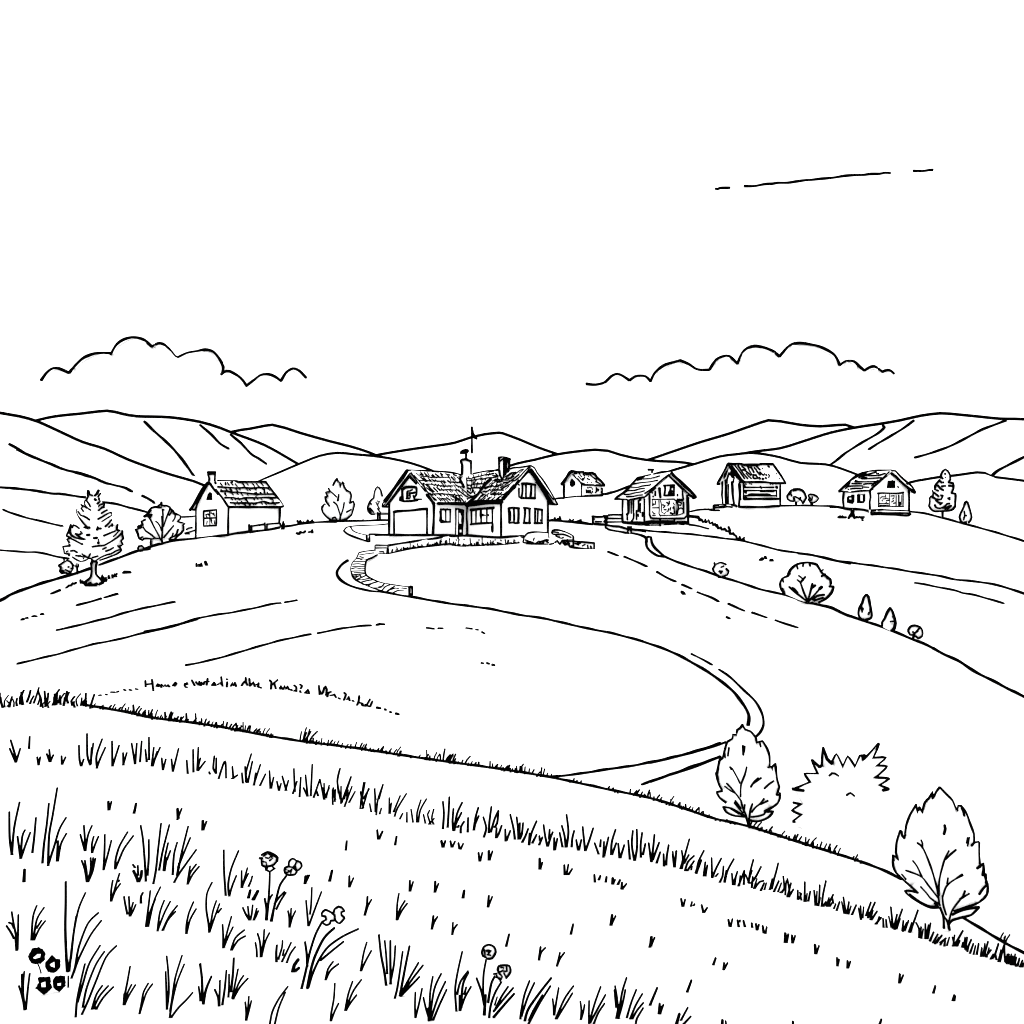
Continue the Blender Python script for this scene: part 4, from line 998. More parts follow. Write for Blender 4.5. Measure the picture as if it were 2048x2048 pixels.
tree('slim_tree', 'slim pointed tree half behind the left roof edge of the farmhouse', 'tree',
     P('U', "1770,200 1735,260 1735,310 1700,340 1680,390 1685,430 1715,455 1800,455 1840,450 1870,440 1860,390 1830,330 1815,280 1800,220"),
     "4|1815,288 1800,230 1770,200 1745,240 1735,305; 4.2|1735,305 1705,330 1680,390 1685,425 1715,455 1750,452; 3.6|1700,350 1715,360; 3.6|1700,395 1735,435; 3.6|1800,452 1870,450; 3.4|1690,400 1715,440",
     "3.4|1765,330 1790,335 1775,360 1755,345; 3.6|1765,360 1790,405; 3.8|1770,400 1800,440", P('U', "1785,508")[0], P('U', "1770,440 1795,440 1798,508 1772,508"), "3.6|1770,440 1772,505; 3.8|1790,440 1795,505; 4.4|1765,420 1785,455", c='U')
# trees by the barn
tree('round_tree', 'larger of two lollipop trees right of the barn', 'tree', P('Q', "1320,665 1345,620 1370,575 1420,550 1520,550 1590,590 1620,640 1632,690 1600,740 1575,780 1540,740 1490,760 1430,750 1360,740 1330,705"),
     "4.4|1320,665 1350,620 1385,570 1430,553; 5.4|1420,553 1520,552 1580,580 1615,640 1632,690 1605,735 1580,780; 4|1320,665 1330,710 1370,740 1430,750; 4|1575,780 1555,740 1530,710; 4|1385,590 1375,625 1400,650",
     "3.4|1360,640 1380,620 1395,665; 4|1420,680 1450,670 1530,710; 4|1430,690 1440,740; 3.6|1520,720 1540,680; 3.6|1420,580 1470,575", P('Q', "1465,825")[0], None, "4.6|1440,715 1465,760 1465,820; 3.6|1465,765 1520,715", c='Q')
tree('round_tree', 'smaller of two lollipop trees right of the barn', 'tree', P('Q', "1660,650 1690,630 1750,638 1800,665 1830,700 1790,750 1740,770 1690,755 1668,720"),
     "4.4|1662,650 1690,632 1750,638 1800,665 1830,700 1790,750 1740,772; 4|1662,650 1680,690 1668,720 1690,755 1720,770", "4|1690,690 1720,720 1730,670; 3.6|1725,720 1690,730", P('Q', "1722,822")[0], None, "4.6|1715,765 1722,818", c='Q')
# conifer and the slim cypresses of the right slope
tree('conifer', 'tiered conifer with bulging skirts right of the cottage with two side windows', 'tree',
     P('R', "1535,122 1500,150 1475,215 1490,260 1430,300 1392,360 1395,420 1365,440 1370,480 1330,500 1325,560 1315,610 1350,660 1400,685 1600,672 1660,640 1675,580 1672,445 1640,440 1645,350 1610,290 1605,210 1570,140"),
     "4.6|1480,245 1475,210 1500,150 1535,122 1570,145 1600,200 1605,260; 5|1605,260 1580,295 1640,310 1645,380 1620,440; 4.4|1620,440 1672,448 1672,540 1668,620; 4.8|1668,620 1640,655 1590,675 1500,682 1400,685 1350,660 1318,610; 4.4|1318,610 1330,550 1325,510 1350,480; 4.4|1465,260 1430,300 1395,350 1400,400; 4.4|1365,405 1375,440 1370,490; 4|1350,480 1380,510; 5|1480,220 1505,250",
     "4|1530,180 1540,190; 3|1535,230 1540,234; 4|1450,270 1490,300 1515,298; 4.4|1485,350 1540,345; 4.4|1580,345 1620,345; 4.4|1400,340 1440,340 1470,380 1515,405; 4|1420,400 1445,412; 4|1380,430 1420,460 1450,488; 4.4|1365,490 1410,520 1480,525 1500,490 1475,465; 4|1490,470 1510,475; 5|1570,512 1595,500 1592,530; 4.4|1410,530 1450,570 1500,572 1465,595; 4.4|1395,595 1410,630 1470,645 1530,615 1560,585 1595,580; 4|1500,640 1560,630 1600,610; 4.4|1560,655 1620,605; 3.6|1530,655 1590,640; 4.4|1585,300 1580,290", P('R', "1497,780")[0], P('R', "1480,680 1502,680 1502,775 1482,778"), "4|1500,685 1500,765", c='R')
tree('cypress', 'small teardrop cypress beside the tiered conifer', 'tree', P('R', "1817,552 1795,580 1770,650 1728,730 1730,790 1760,830 1810,840 1860,820 1885,770 1870,700 1845,600"),
     "5|1790,600 1800,565 1817,552 1835,570 1855,630 1875,700 1887,765 1870,810 1845,835; 5|1795,585 1775,640 1740,710 1725,760 1740,810 1770,840",
     "3.4|1790,680 1795,740 1780,800; 3.6|1795,740 1820,740; 3.6|1795,760 1780,770", P('R', "1800,862")[0], None, "7|1800,830 1800,860; 3.6|1805,780 1810,830", c='R')
tree('cypress', 'pale cypress with a dark side mark, right of the fanned bush', 'tree', P('D', "917,930 900,950 885,995 868,1030 865,1060 880,1085 905,1095 945,1080 950,1045 940,1000 930,945"),
     "4.6|917,930 900,950 890,985 870,1020 866,1060 880,1085 905,1097; 5|917,930 930,945 940,995 950,1045 948,1080 910,1096",
     "6|892,1018 888,1030; 4|885,1005 890,1045; 4|935,1045 930,1060; 4|940,1020 942,1040", P('D', "900,1103")[0], None, "5|897,1090 900,1102", c='D')
tree('cypress', 'leaning cypress with heavy right edge, nearest the tiny lollipop shrub', 'tree', P('D', "1070,1015 1050,1045 1025,1090 1018,1130 1030,1145 1070,1165 1100,1160 1105,1110 1095,1060"),
     "4.6|1070,1015 1050,1045 1035,1085 1018,1110 1018,1135; 5|1070,1015 1085,1040 1100,1090 1105,1120; 6|1104,1110 1098,1145 1085,1165; 4|1070,1105 1098,1102; 4|1070,1015 1045,1065", "4|1085,1075 1095,1072", P('D', "1080,1168")[0], None, "5|1075,1160 1085,1166", c='D')
tree('shrub', 'tiny lollipop shrub lowest on the right-hand slope', 'shrub', P('D', "1185,1165 1200,1140 1225,1130 1260,1140 1278,1165 1275,1195 1250,1213 1215,1195 1195,1190"),
     "4.4|1185,1163 1200,1138 1228,1130 1262,1140 1278,1165 1276,1198 1250,1213 1235,1200; 4|1185,1163 1198,1190 1215,1192", "4.6|1215,1170 1228,1180 1260,1145; 4|1228,1182 1250,1165; 5|1225,1185 1220,1200", P('D', "1218,1222")[0], None, "5|1222,1190 1217,1220", c='D')
tree('fan_bush', 'wide fan-branched bush on the right-hand slope', 'bush', P('D', "390,925 365,890 362,855 380,825 412,815 430,770 470,735 540,725 595,740 625,780 660,805 690,845 705,885 695,920 660,960 610,985 540,985 480,965"),
     "4.8|390,925 370,900 360,865 375,830 412,812; 4.8|410,810 425,775 455,745 490,730 540,725 595,735; 5|595,735 620,775 640,800; L4.4|640,800 630,812 650,800; 4.8|645,800 685,835 690,860; L4.4|690,860 680,878 705,880; 5|705,880 695,915 660,955 610,982; L4|410,812 425,795 415,785; L4|378,830 382,850; L4|468,742 475,765; L4|512,730 508,748; L4|550,728 555,745; L4|625,780 640,770; L4|665,825 685,830; 4|375,890 390,925",
     "4.4|540,975 515,920 490,850 470,835; 4.4|495,850 525,815; 4|480,808 500,822 512,840; 4.4|535,975 470,925 418,880; 4|440,885 455,895 475,920; 4.4|540,975 560,900 570,860; 5|565,890 590,870; 4.4|545,975 590,925 620,890; 6|615,895 632,880; 4.4|570,965 600,940 648,932; 4.4|580,970 640,950", P('D', "535,990")[0], None, "7|525,978 548,980; 4|535,960 537,988", c='D', d=None)
tree('shrub', 'small ring-shaped shrub at the edge of the right-hand path', 'shrub', P('C', "1050,765 1065,735 1100,725 1135,740 1150,775 1140,805 1105,820 1065,795"),
     "4.6|1058,725 1062,745; 4.6|1060,745 1048,765 1055,785; 4.6|1070,735 1100,724 1135,738; 5|1135,765 1150,780 1140,805 1110,815; 4|1100,755 1120,748", "5|1088,782 1110,782 1098,795", P('C', "1098,824")[0], None, "5|1060,790 1095,818; 5|1085,815 1115,822", c='C')


# ------------------------------------------------------------------ lettering on the field
letters = strokes('X', "52,157 68,155; 95,150 103,153; 125,137 150,138; 160,137 172,132; 205,120 214,127; 238,122 250,126; 275,117 288,120; "
     "334,68 336,104; 335,92 376,86; 374,62 378,90 382,128; 402,100 408,88 420,94 412,104 402,100; 430,108 432,90 445,104 452,90 462,104 470,92 480,105; 500,98 515,78 522,85 512,100; "
     "575,92 588,88 585,80 572,86 572,98 580,108 588,108; 615,65 632,97; 640,75 655,95 660,72; 668,98 672,78 685,92 690,75; 710,55 704,94; 692,74 720,73; 735,95 748,78 756,88 742,97 760,96; 792,45 796,75 800,100; 770,92 785,78 795,92; 828,76 826,105; 825,58 830,60; 850,100 860,80 866,98 875,78 882,102; "
     "940,50 942,75 950,95; 915,98 932,72 950,92; 962,55 966,100; 968,98 985,76 995,102; 1005,92 1018,82 1014,104 1035,112; "
     "1085,65 1095,75 1092,118; 1092,96 1112,80 1132,62; 1112,80 1122,115; 1145,112 1152,100 1160,114 1148,118; 1165,120 1175,100 1182,118 1192,102 1202,122; 1212,122 1220,126; 1232,95 1245,105 1245,132; 1232,130 1245,122; 1268,90 1280,98 1272,115; 1268,130 1272,138; 1300,142 1315,120 1322,146 1298,138; "
     "1382,98 1386,152; 1386,125 1400,150 1415,108; 1422,102 1430,120 1425,155; 1432,165 1440,140 1455,135; 1450,158 1468,154; 1475,150 1485,168; 1500,172 1510,178; 1535,140 1545,150 1532,185; 1552,180 1562,165 1568,188; 1585,188 1592,192; 1625,160 1622,190 1612,215; 1625,200 1645,205 1650,215; 1640,212 1662,222 1690,180; 1690,225 1705,192; 1662,212 1690,225; "
     "5|1732,232 1752,236; 4|1780,240 1786,245; 4|1812,256 1818,260; 5|1848,267 1862,272", 3.5)
t = thing('lettering', 'line of small handwritten words curving over the field', 'writing', tuple(gpt(490, 1370)))
X0, _, XK = CROP['X']
for lo, hi in ((0, 310), (310, 550), (550, 905), (905, 1060), (1060, 1350), (1350, 1715), (1715, 1950)):
    if not (lo > 0 and 300 < hi < 1800):
        for q in letters:
            if lo <= (min(p[0] for p in q[2]) - X0) * XK < hi:
                m = MB()
                m.ink([q], on_ground, up=.35, fat=1.1, jitter=.05)
                m.build('dot', GROUND_M, t)
        continue
    m = MB()
    m.ink([q for q in letters if lo <= (min(p[0] for p in q[2]) - X0) * XK < hi], on_ground, up=.35, fat=1.1, jitter=.05)
    m.build('word', GROUND_M, t)


# ------------------------------------------------------------------ grass
def blade(mb, p, w=4.4, d=None, proj=None):
    base = max(p, key=lambda q: q[1])
    d = d or gdepth(*base)
    s = smooth(p, 5)
    if s[0][1] < s[-1][1]:
        s = s[::-1]
    q = [pt(u, v, d) for u, v in s]
    n = len(q)
    rad = [w * .60 * d / F * (1.06 - .2 * i / max(n - 1, 1)) for i in range(n)]
    mb.tube(q, rad, 1, 5)


def tufts(mb, c, s, w=4.4):
    for fl, ww, p in strokes(c, s, w):
        if fl == 'F':
            d = gdepth(*max(p, key=lambda q: q[1]))
            mb.ink([(fl, ww, p)], at_depth(d))
        else:
            blade(mb, p, ww)


def interp(p, u):
    for a, b in zip(p, p[1:]):
        if a[0] <= u <= b[0]:
            return a[1] + (b[1] - a[1]) * (u - a[0]) / (b[0] - a[0])
    return p[-1][1] if u > p[-1][0] else p[0][1]


# crest line of the meadow with its fringe
crest = P('Z', "165,1410 187,1414 255,1426 305,1437 370,1445 446,1456 530,1472 603,1484 660,1491 721,1499 780,1508 839,1517 910,1527 984,1537 1050,1547 1102,1556 1160,1568 1220,1581 1302,1598 1370,1619 1427,1638 1497,1654 1583,1681 1679,1711 1722,1725 1765,1741 1803,1760 1850,1790 1927,1837 1965,1860 2008,1886 2060,1914 2140,1962 2250,2035 2380,2130 2480,2215")
m = MB()
a_ = [p for p in crest if p[0] <= 1804]
b_ = [p for p in crest if p[0] >= 1926]
m.ink([('', 5.6, a_), ('', 5.4, b_), ('', 7, P('Z', "1096,1555 1110,1557"))], on_ground, up=.3, fat=1.1)
r = random.Random(11)
u = -260.0
while u < 172:
    v = 1409 + 4 * math.sin(u * .09) + r.uniform(-3, 5)
    h_ = r.uniform(12, 34)
    blade(m, [(u, v), (u + r.uniform(-4, 6), v - h_ * .5), (u + r.uniform(-5, 11), v - h_)], r.uniform(3, 4.6))
    u += r.uniform(4, 9)
for (x0, x1, dens, hh) in ((172, 260, .10, 18), (255, 360, .22, 20), (330, 400, .14, 18), (400, 545, .2, 18), (600, 620, .2, 30), (620, 720, .14, 16), (720, 800, .24, 15),
                           (800, 840, .1, 10), (850, 905, .16, 24), (900, 960, .16, 16), (980, 1040, .24, 20), (1040, 1105, .14, 22), (1140, 1170, .14, 10), (1215, 1240, .14, 12),
                           (1260, 1345, .16, 16), (1355, 1412, .18, 18), (1415, 1470, .08, 9), (1500, 1620, .16, 16), (1612, 1682, .17, 20), (1705, 1722, .2, 12), (2000, 2015, .2, 26)):
    u = x0
    while u < x1:
        v = interp(crest, u) + r.uniform(-1, 3)
        h_ = r.uniform(.35, 1.0) * hh * (1.25 if r.random() < .12 else .9)
        lean = r.uniform(-.1, .75) * h_
        blade(m, [(u, v), (u + lean * .4, v - h_ * .55), (u + lean, v - h_)], r.uniform(2.8, 4.2))
        u += r.uniform(.5, 1.5) / dens
tufts(m, 'G', "405,345 402,405; 445,350 432,390 425,418; 300,405 316,335; 265,400 270,340; 100,340 108,400; 210,335 215,400; 1425,575 1445,530; 1435,575 1465,525; 878,440 880,480; 628,400 632,445; 1112,485 1120,525")
tag(m.build('grass', GROUND_M), 'short grass fringe along the black crest line of the meadow', 'grass', kind='stuff')

# band of taller grass across the meadow
m = MB()
tufts(m, 'L', "0,430 20,530; 20,450 22,530; 45,460 30,520; 60,480 62,555; 98,378 85,440 90,500; 102,465 102,550; 150,418 120,500 105,545; 75,480 72,540; 155,465 118,565; 170,490 140,545; 212,445 200,520 195,575; 235,475 205,575; 195,490 210,570; 265,475 268,590; 240,548 248,590; 305,455 280,530 272,605; 297,570 288,600; "
      "335,520 335,598; 345,545 338,598; 388,510 355,590; 418,500 375,570 360,612; 400,595 385,625; 420,590 420,640; 440,575 450,640; 488,530 470,590 468,640; 515,525 485,580 475,640; 500,600 510,645; 530,580 520,600 535,650; 550,575 540,620 550,650; 525,650 552,620", 3.8)
tufts(m, 'G', "50,565 72,640 75,672; 45,605 75,672; 96,605 75,672; 140,548 137,608; 175,645 182,685; 190,645 182,685; 220,630 235,670; 232,610 238,670; 252,635 236,670; 290,640 292,680; 310,645 292,682; "
      "372,590 375,660 383,690; 395,655 383,690; 410,535 412,640 425,680; 440,580 425,685; 432,600 428,680; 482,560 455,640 458,700; 497,600 470,660 455,700; 528,570 530,690; 562,590 530,690; 598,625 580,685; 580,625 582,685; 620,580 637,680; 645,580 637,680; 668,570 660,670; 685,610 692,670; 702,552 703,660; 755,600 715,690; 725,600 715,690; 740,620 720,690; 762,650 768,708; 782,655 768,708; 842,605 815,715; 808,655 815,715; "
      "880,660 885,725; 910,610 912,718; 935,600 930,710; 968,665 932,712; 945,650 932,700; 985,715 990,728; 1010,640 1005,700 1020,722; 1020,650 1018,725; 1030,750 1060,665 1065,745; 1095,690 1100,745; 1120,730 1090,750; 1140,720 1145,770; 1185,630 1160,720 1165,768; 1190,665 1168,768; 1155,690 1160,765; 1228,680 1195,780; 1205,720 1198,780; 1252,725 1225,782; 1270,710 1275,795; 1290,740 1278,795; 1305,760 1315,805; 1325,770 1315,805; 1330,735 1350,805; 1360,755 1345,805; 1385,700 1390,810; 1400,760 1380,820; 1418,740 1412,835; 1440,730 1450,830; 1472,680 1465,830; 1430,790 1450,832; 1508,750 1478,838; 1490,800 1500,830; 1520,790 1535,840; 1552,790 1530,840; 1602,700 1590,760 1605,845; 1655,738 1620,845; 1570,790 1580,848; 1640,800 1635,845; 1720,765 1705,845; 1740,795 1712,845; 1765,795 1770,848; 1805,775 1785,845", 4.2)
tufts(m, 'J', "100,165 108,260 100,380; 150,130 145,240 137,368; 182,220 175,320 182,395; 250,172 210,260 185,395; 245,250 200,340 188,390; 265,320 240,360 238,412; 225,350 210,370; 295,290 292,405; 375,210 352,290 338,390; 378,275 350,340 340,388; 412,285 435,370 415,445; 475,205 460,320 455,410; 530,235 500,300 470,405; 530,240 520,330 498,370; 555,350 530,420 510,450; 515,370 510,450; 582,380 585,475; 622,390 590,470; 620,265 645,370 657,460; 670,285 680,370 685,460; 720,330 710,420 690,460; 760,375 735,440 710,485; 695,330 690,440; 825,315 785,410 765,505; 825,420 790,490; 770,410 765,500; 870,440 842,505; 845,430 850,470; 878,345 890,430 908,515; 950,400 930,450 910,515; 925,380 920,460; 960,445 960,545; 985,450 965,540; 1002,405 1025,520; 1018,350 1040,430 1050,522; 1055,265 1070,400 1055,520; 1115,390 1100,450 1095,520; 1130,460 1145,545; 1170,460 1150,545; 1180,360 1190,460 1200,550; 1262,370 1230,470 1200,550; "
      "1272,485 1305,575; 1320,460 1315,520; 1345,475 1340,600; 1380,440 1345,590; 1435,380 1405,480 1400,580; 1440,485 1405,580; 1455,490 1465,605; 1502,500 1470,605; 1532,465 1545,615; 1568,390 1560,500 1580,625; 1598,380 1600,520 1582,625; 1640,405 1628,500 1630,600; 1665,490 1645,580; 1690,485 1700,560 1710,635; 1735,420 1725,520 1712,635; 1772,480 1720,620; 1780,555 1750,645; 1805,570 1808,668; 1845,500 1830,590 1825,660; 1875,570 1888,675; 1905,545 1890,675", 4.6)
tufts(m, 'Y', "252,150 260,225; 268,148 262,225; 295,145 300,190 288,235; 332,90 310,170 295,235; 330,165 305,210; 355,170 325,200 310,245; 355,195 320,245; 402,145 375,200 365,258; 390,190 365,255; 408,200 400,270; 418,215 408,270; 438,180 440,275; 485,182 460,230 440,278; 495,220 490,270 475,300; 545,185 515,240 500,300; 535,255 540,310; 562,245 540,312; 595,240 580,280 565,318; 595,240 592,310; 638,188 622,250 615,300; 600,260 620,305; 675,222 650,270 625,305; 640,330 668,295 688,290; 690,300 672,340; 635,270 630,325; 757,205 740,270 715,335; 745,250 725,330; 760,290 735,345; 780,268 785,330 765,350; 818,300 800,370; 830,330 805,370; 800,280 810,340 800,365; 850,335 850,382; 868,350 855,380; 884,295 882,392; 910,340 900,390; 928,335 935,410; 955,310 950,400 935,410; 985,290 970,360 965,415; 970,415 985,390; 1020,355 990,415; 1015,370 1020,400; 1000,415 1015,395; 1050,390 1035,435; 1068,368 1080,450; 1095,390 1085,450; 1130,405 1108,455; 1150,410 1152,478; 1200,392 1175,460; 1220,392 1185,470; 1190,440 1185,470; 1230,435 1200,480; 1250,465 1220,500; 1258,470 1260,515; 1272,475 1275,515; 1295,415 1305,520; 1350,425 1330,480 1312,525; 1325,450 1308,520; "
      "1355,480 1350,530; 1380,480 1360,530; 1425,430 1400,500 1385,540; 1415,490 1430,520 1430,565; 1440,510 1432,565; 1460,495 1460,570; 1485,492 1470,570; 1500,535 1480,580; 1520,545 1495,590; 1540,550 1510,590; 1560,565 1530,590; 1555,575 1550,605; 1640,528 1610,580 1590,605; 1590,560 1600,600; 1625,575 1610,605; 1640,585 1635,610; 1660,560 1650,620; 1680,570 1655,625; 1690,590 1672,640; 1715,590 1705,645; 1730,610 1725,655; 1760,580 1740,650; 1775,620 1745,655; 1810,590 1790,650 1775,665; 1795,640 1800,670; 1835,600 1815,680; 1838,560 1838,630 1842,680; 1860,640 1850,690; 1880,650 1868,695; 1895,655 1885,695; 1910,660 1900,700; 1925,670 1912,705; 1935,680 1922,705; 1880,670 1895,700", 4.2)
tufts(m, 'Y', "345,220 340,240; 372,215 360,255; 470,255 455,272; 508,240 498,295; 555,270 548,312; 575,265 570,315; 632,240 612,300; 655,280 640,330; 700,300 690,335; 728,280 716,332; 772,300 755,345; 795,290 790,360; 812,320 806,370; 860,345 868,385; 895,350 888,392; 942,340 938,410; 958,370 948,412; 1000,370 985,412; 1032,400 1022,425; 1060,390 1072,448; 1105,410 1092,452; 1140,420 1150,470; 1165,415 1160,470; 1210,430 1196,478; 1240,460 1228,498; 1285,460 1298,515; 1340,470 1322,522; 1370,490 1352,535; 1395,490 1380,538; 1410,470 1390,535; 1450,520 1440,568; 1475,500 1462,568; 1495,550 1482,582; 1525,560 1505,595; 1545,575 1530,600; 1575,560 1562,602; 1600,550 1592,604; 1620,560 1602,604; 1650,560 1642,612; 1670,590 1660,632; 1700,600 1690,645; 1745,590 1735,655; 1765,610 1752,658; 1785,640 1770,668; 1822,620 1808,680; 1852,640 1845,685; 1872,640 1858,690; 1890,640 1878,695; 1905,680 1892,702", 3.6)
r = random.Random(21)
for lo, hi, v0, v1 in ((2050, 2330, 1930, 2085), (-240, -10, 1545, 1535)):        # the band goes on past the edges of the view
    u = lo
    while u < hi:
        v = v0 + (v1 - v0) * (u - lo) / (hi - lo) + r.uniform(-5, 5)
        h_ = r.uniform(20, 45)
        blade(m, [(u, v), (u + r.uniform(-2, 6), v - h_ * .5), (u + r.uniform(-4, 14), v - h_)], r.uniform(3.4, 4.4))
        u += r.uniform(8, 15)
tag(m.build('grass', GROUND_M), 'band of taller grass blades running across the white meadow', 'grass', kind='stuff')

# scattered small tufts
m = MB()
tufts(m, 'H', "5.4|837,165 842,235; 862,165 845,235; 5.4|1052,180 1045,220 1035,260; 6|1372,220 1378,300; 4.4|1405,220 1370,310; 6|1568,312 1568,390; 4.4|1598,320 1570,390; 6|190,690 185,790; "
      "648,350 655,440 658,550; 620,420 640,490 657,550; 712,352 680,430 660,550; 725,435 710,500 712,565; 762,435 735,500 712,565; 810,420 808,550 800,695; 862,465 830,590 800,698; "
      "630,620 655,690 672,790; 655,620 668,700 675,790; 700,600 700,700 675,790; 738,605 715,710 680,790; 720,600 712,700 685,760; 925,720 900,800 860,940; 872,775 860,850 857,940; 932,800 890,860 860,940; 900,790 925,775; "
      "1025,652 1045,680; 6|1030,700 1055,750 1070,790; 1065,660 1068,740; 6|1095,700 1090,750 1070,790; 1518,650 1470,720 1450,808; 1540,668 1490,730 1450,808; 1470,665 1458,740 1450,805; "
      "958,900 970,970 985,1040; 996,900 1000,970 1003,1055; 1030,945 1015,1000 1003,1055; 1050,962 1030,1010 1005,1055; 5|1105,870 1090,900 1090,955; "
      "90,1018 105,1110 128,1230 130,1320; 142,1040 140,1150 135,1310; 48,1125 85,1180 110,1230; 65,1100 90,1110 110,1150; 5|120,1220 130,1320; 285,970 255,1060 243,1240; 342,985 285,1080 258,1240; 322,1085 280,1150; 352,1088 305,1150 262,1240; "
      "1162,855 1150,960 1128,1135; 1242,825 1190,940 1145,1135; 5|1200,920 1160,1030 1140,1135; 1270,930 1235,1030 1218,1170; 1317,938 1270,1030 1220,1160; 1372,970 1310,1050 1255,1165; 1358,1015 1300,1080 1260,1165; "
      "1497,940 1460,1030 1442,1120 1440,1190; 1517,995 1470,1080 1442,1190; 1640,790 1600,880 1595,1000 1612,1110 1617,1180; 1673,932 1645,1020 1620,1175; 1698,955 1660,1060 1620,1175; 1712,992 1680,1030; "
      "1720,1115 1725,1200 1725,1300; 1790,1052 1755,1180 1727,1300; 1802,1135 1765,1210 1730,1295; 1890,1158 1820,1220 1785,1318; 1898,1205 1840,1240 1790,1318; "
      "188,1480 180,1560 178,1660; 230,1495 215,1620 200,1775; 145,1590 165,1650 195,1775; 5|170,1500 175,1640 192,1780; 1006,1440 985,1560 965,1660; 1018,1580 985,1650 962,1740; 1048,1582 1000,1660 962,1740; 5|962,1650 958,1740; 1147,1570 1110,1640 1095,1720 1078,1810; 1180,1575 1130,1650 1078,1810; "
      "1288,1360 1300,1480 1305,1640 1290,1775; 1280,1480 1285,1600 1290,1770; 1408,1355 1355,1530 1330,1700; 1425,1422 1370,1560 1330,1720 1312,1840; 1320,1840 1380,1760 1440,1700 1490,1642; 1330,1690 1315,1790; "
      "1550,1418 1560,1550 1562,1650 1570,1730; 1635,1515 1590,1620 1572,1735; 1535,1595 1545,1660 1550,1710; 1660,1618 1685,1680 1692,1750; 1700,1548 1698,1650 1692,1750; 1750,1470 1740,1600 1720,1740", 4.2)
tufts(m, 'I', "5|20,312 20,390; 50,320 25,385; 5|1135,470 1128,545; 5|1370,385 1378,460; 5|1412,395 1382,460; 5|1520,435 1508,505; 6|1865,468 1880,522; 1898,470 1880,522; "
      "322,700 322,835; 368,678 345,760 325,835; 375,720 345,780 325,830; 405,742 395,780 375,825; 6|390,850 375,915; 7|450,855 410,930; 330,985 355,1040 385,1085; 370,975 382,1085; 408,965 400,1040 388,1085; 440,990 415,1085; 452,1010 435,1050 415,1085; "
      "5|832,735 810,805; 5|845,735 812,800; 5|815,740 810,805; 6|1022,698 1002,785; 5|1155,740 1155,830; 1187,755 1155,830; 5|1622,775 1622,862; 1648,785 1625,860; 5|1820,785 1815,870; 1845,798 1815,868; "
      "680,1010 690,1060 692,1140; 705,992 700,1080 692,1140; 740,1010 715,1060 692,1140; 865,830 860,960 850,1040; 940,862 895,980 840,1130; 820,930 830,1040 838,1130; 5|1295,900 1290,970 1273,1048; 1327,922 1300,970 1275,1045; 1538,875 1525,960 1520,1085; 1585,932 1545,1000 1522,1085; 1603,952 1560,1010 1525,1080; 5|1805,1048 1792,1155; 1837,1055 1810,1100 1792,1155; "
      "428,1255 438,1310 440,1370; 445,1185 465,1260 470,1370; 497,1155 490,1260 470,1370; 538,1180 505,1250 475,1370; 5|595,1275 590,1340 592,1408; 638,1240 635,1290 605,1390; 705,1255 670,1330 632,1408; 738,1288 700,1340 670,1415; 650,1310 640,1360; 7|762,1385 730,1430 718,1485; 6|768,1450 722,1485; "
      "1290,1252 1265,1340 1242,1478; 1325,1318 1280,1400 1245,1475; 1030,1402 990,1460 970,1548; 1072,1420 1010,1470 972,1545; 112,1618 140,1680 150,1750; 155,1548 152,1650 150,1750; 205,1470 190,1620 172,1740; 90,1518 50,1620 28,1735; 5|0,1420 15,1530 20,1700; "
      "5|262,1375 255,1500 240,1640; 295,1460 275,1560 250,1690; 338,1510 300,1570 255,1690; 372,1532 310,1600 255,1695; 225,1500 225,1600 220,1680; 350,1715 358,1800 355,1860; 378,1672 372,1760 358,1860; 398,1705 380,1780 358,1860; 680,1595 610,1690 560,1790 540,1890; 660,1640 610,1760 578,1890; "
      "1043,1570 1035,1690 1015,1800 1010,1865; 1072,1725 1040,1790 1012,1865; 1180,1555 1145,1660 1122,1785; 1248,1542 1180,1640 1125,1785; 1212,1660 1165,1720 1125,1785; 1665,1640 1662,1740 1665,1840; 1717,1610 1695,1720 1665,1840", 4.2)
tufts(m, 'J', "5|90,468 102,520; 118,468 105,520; 5|158,470 170,522; 195,472 172,520; 5|220,485 230,535; 258,490 235,538; 5|375,560 385,630; 405,560 388,628; 6|455,545 458,622; 484,548 460,620; 6|848,605 850,692; 870,635 852,690; 5|1038,655 1042,735; 1070,650 1055,735; 1100,685 1068,735; "
      "5|1270,730 1275,792; 5|1318,738 1303,775; 5|1365,745 1358,792; 6|1412,755 1412,808; 1432,768 1415,800; 5|1470,770 1450,812; 5|1485,790 1480,845; 1520,800 1482,848; 5|40,782 38,868; 66,800 40,865; 6|265,852 255,915; 5|455,892 448,985; 482,900 450,980; "
      "25,1048 15,1155; 60,1055 35,1090 15,1155; 178,1100 172,1198; 212,1115 185,1150 172,1198; 5|612,1190 600,1240 588,1288; 5|1107,1112 1088,1195; 6|1408,1040 1398,1125; 1436,1048 1400,1120; 5|1715,1208 1697,1295; 1738,1215 1700,1290; 5|855,1288 842,1395; 893,1295 860,1330 842,1395; 1005,1332 980,1442; 1040,1332 1005,1380 980,1440; "
      "948,1690 955,1750 958,1820; 995,1605 975,1720 960,1820; 1110,1590 1040,1690 970,1850; 1102,1645 1050,1730 975,1850; 1162,1710 1170,1780 1165,1855; 1195,1735 1185,1790 1165,1855; 1230,1705 1228,1800 1230,1886; 1320,1595 1275,1720 1230,1880; 1357,1658 1300,1760 1235,1880; 1350,1725 1300,1800 1265,1886; "
      "1757,1602 1730,1670 1700,1742; 5|1775,1725 1768,1810; 1805,1738 1775,1770 1768,1810; 1595,1618 1555,1720 1520,1840; 1642,1650 1590,1740 1545,1850; 1650,1720 1600,1780 1560,1850; 1648,1760 1600,1840 1590,1886; 6|1925,1810 1905,1886", 4.2)
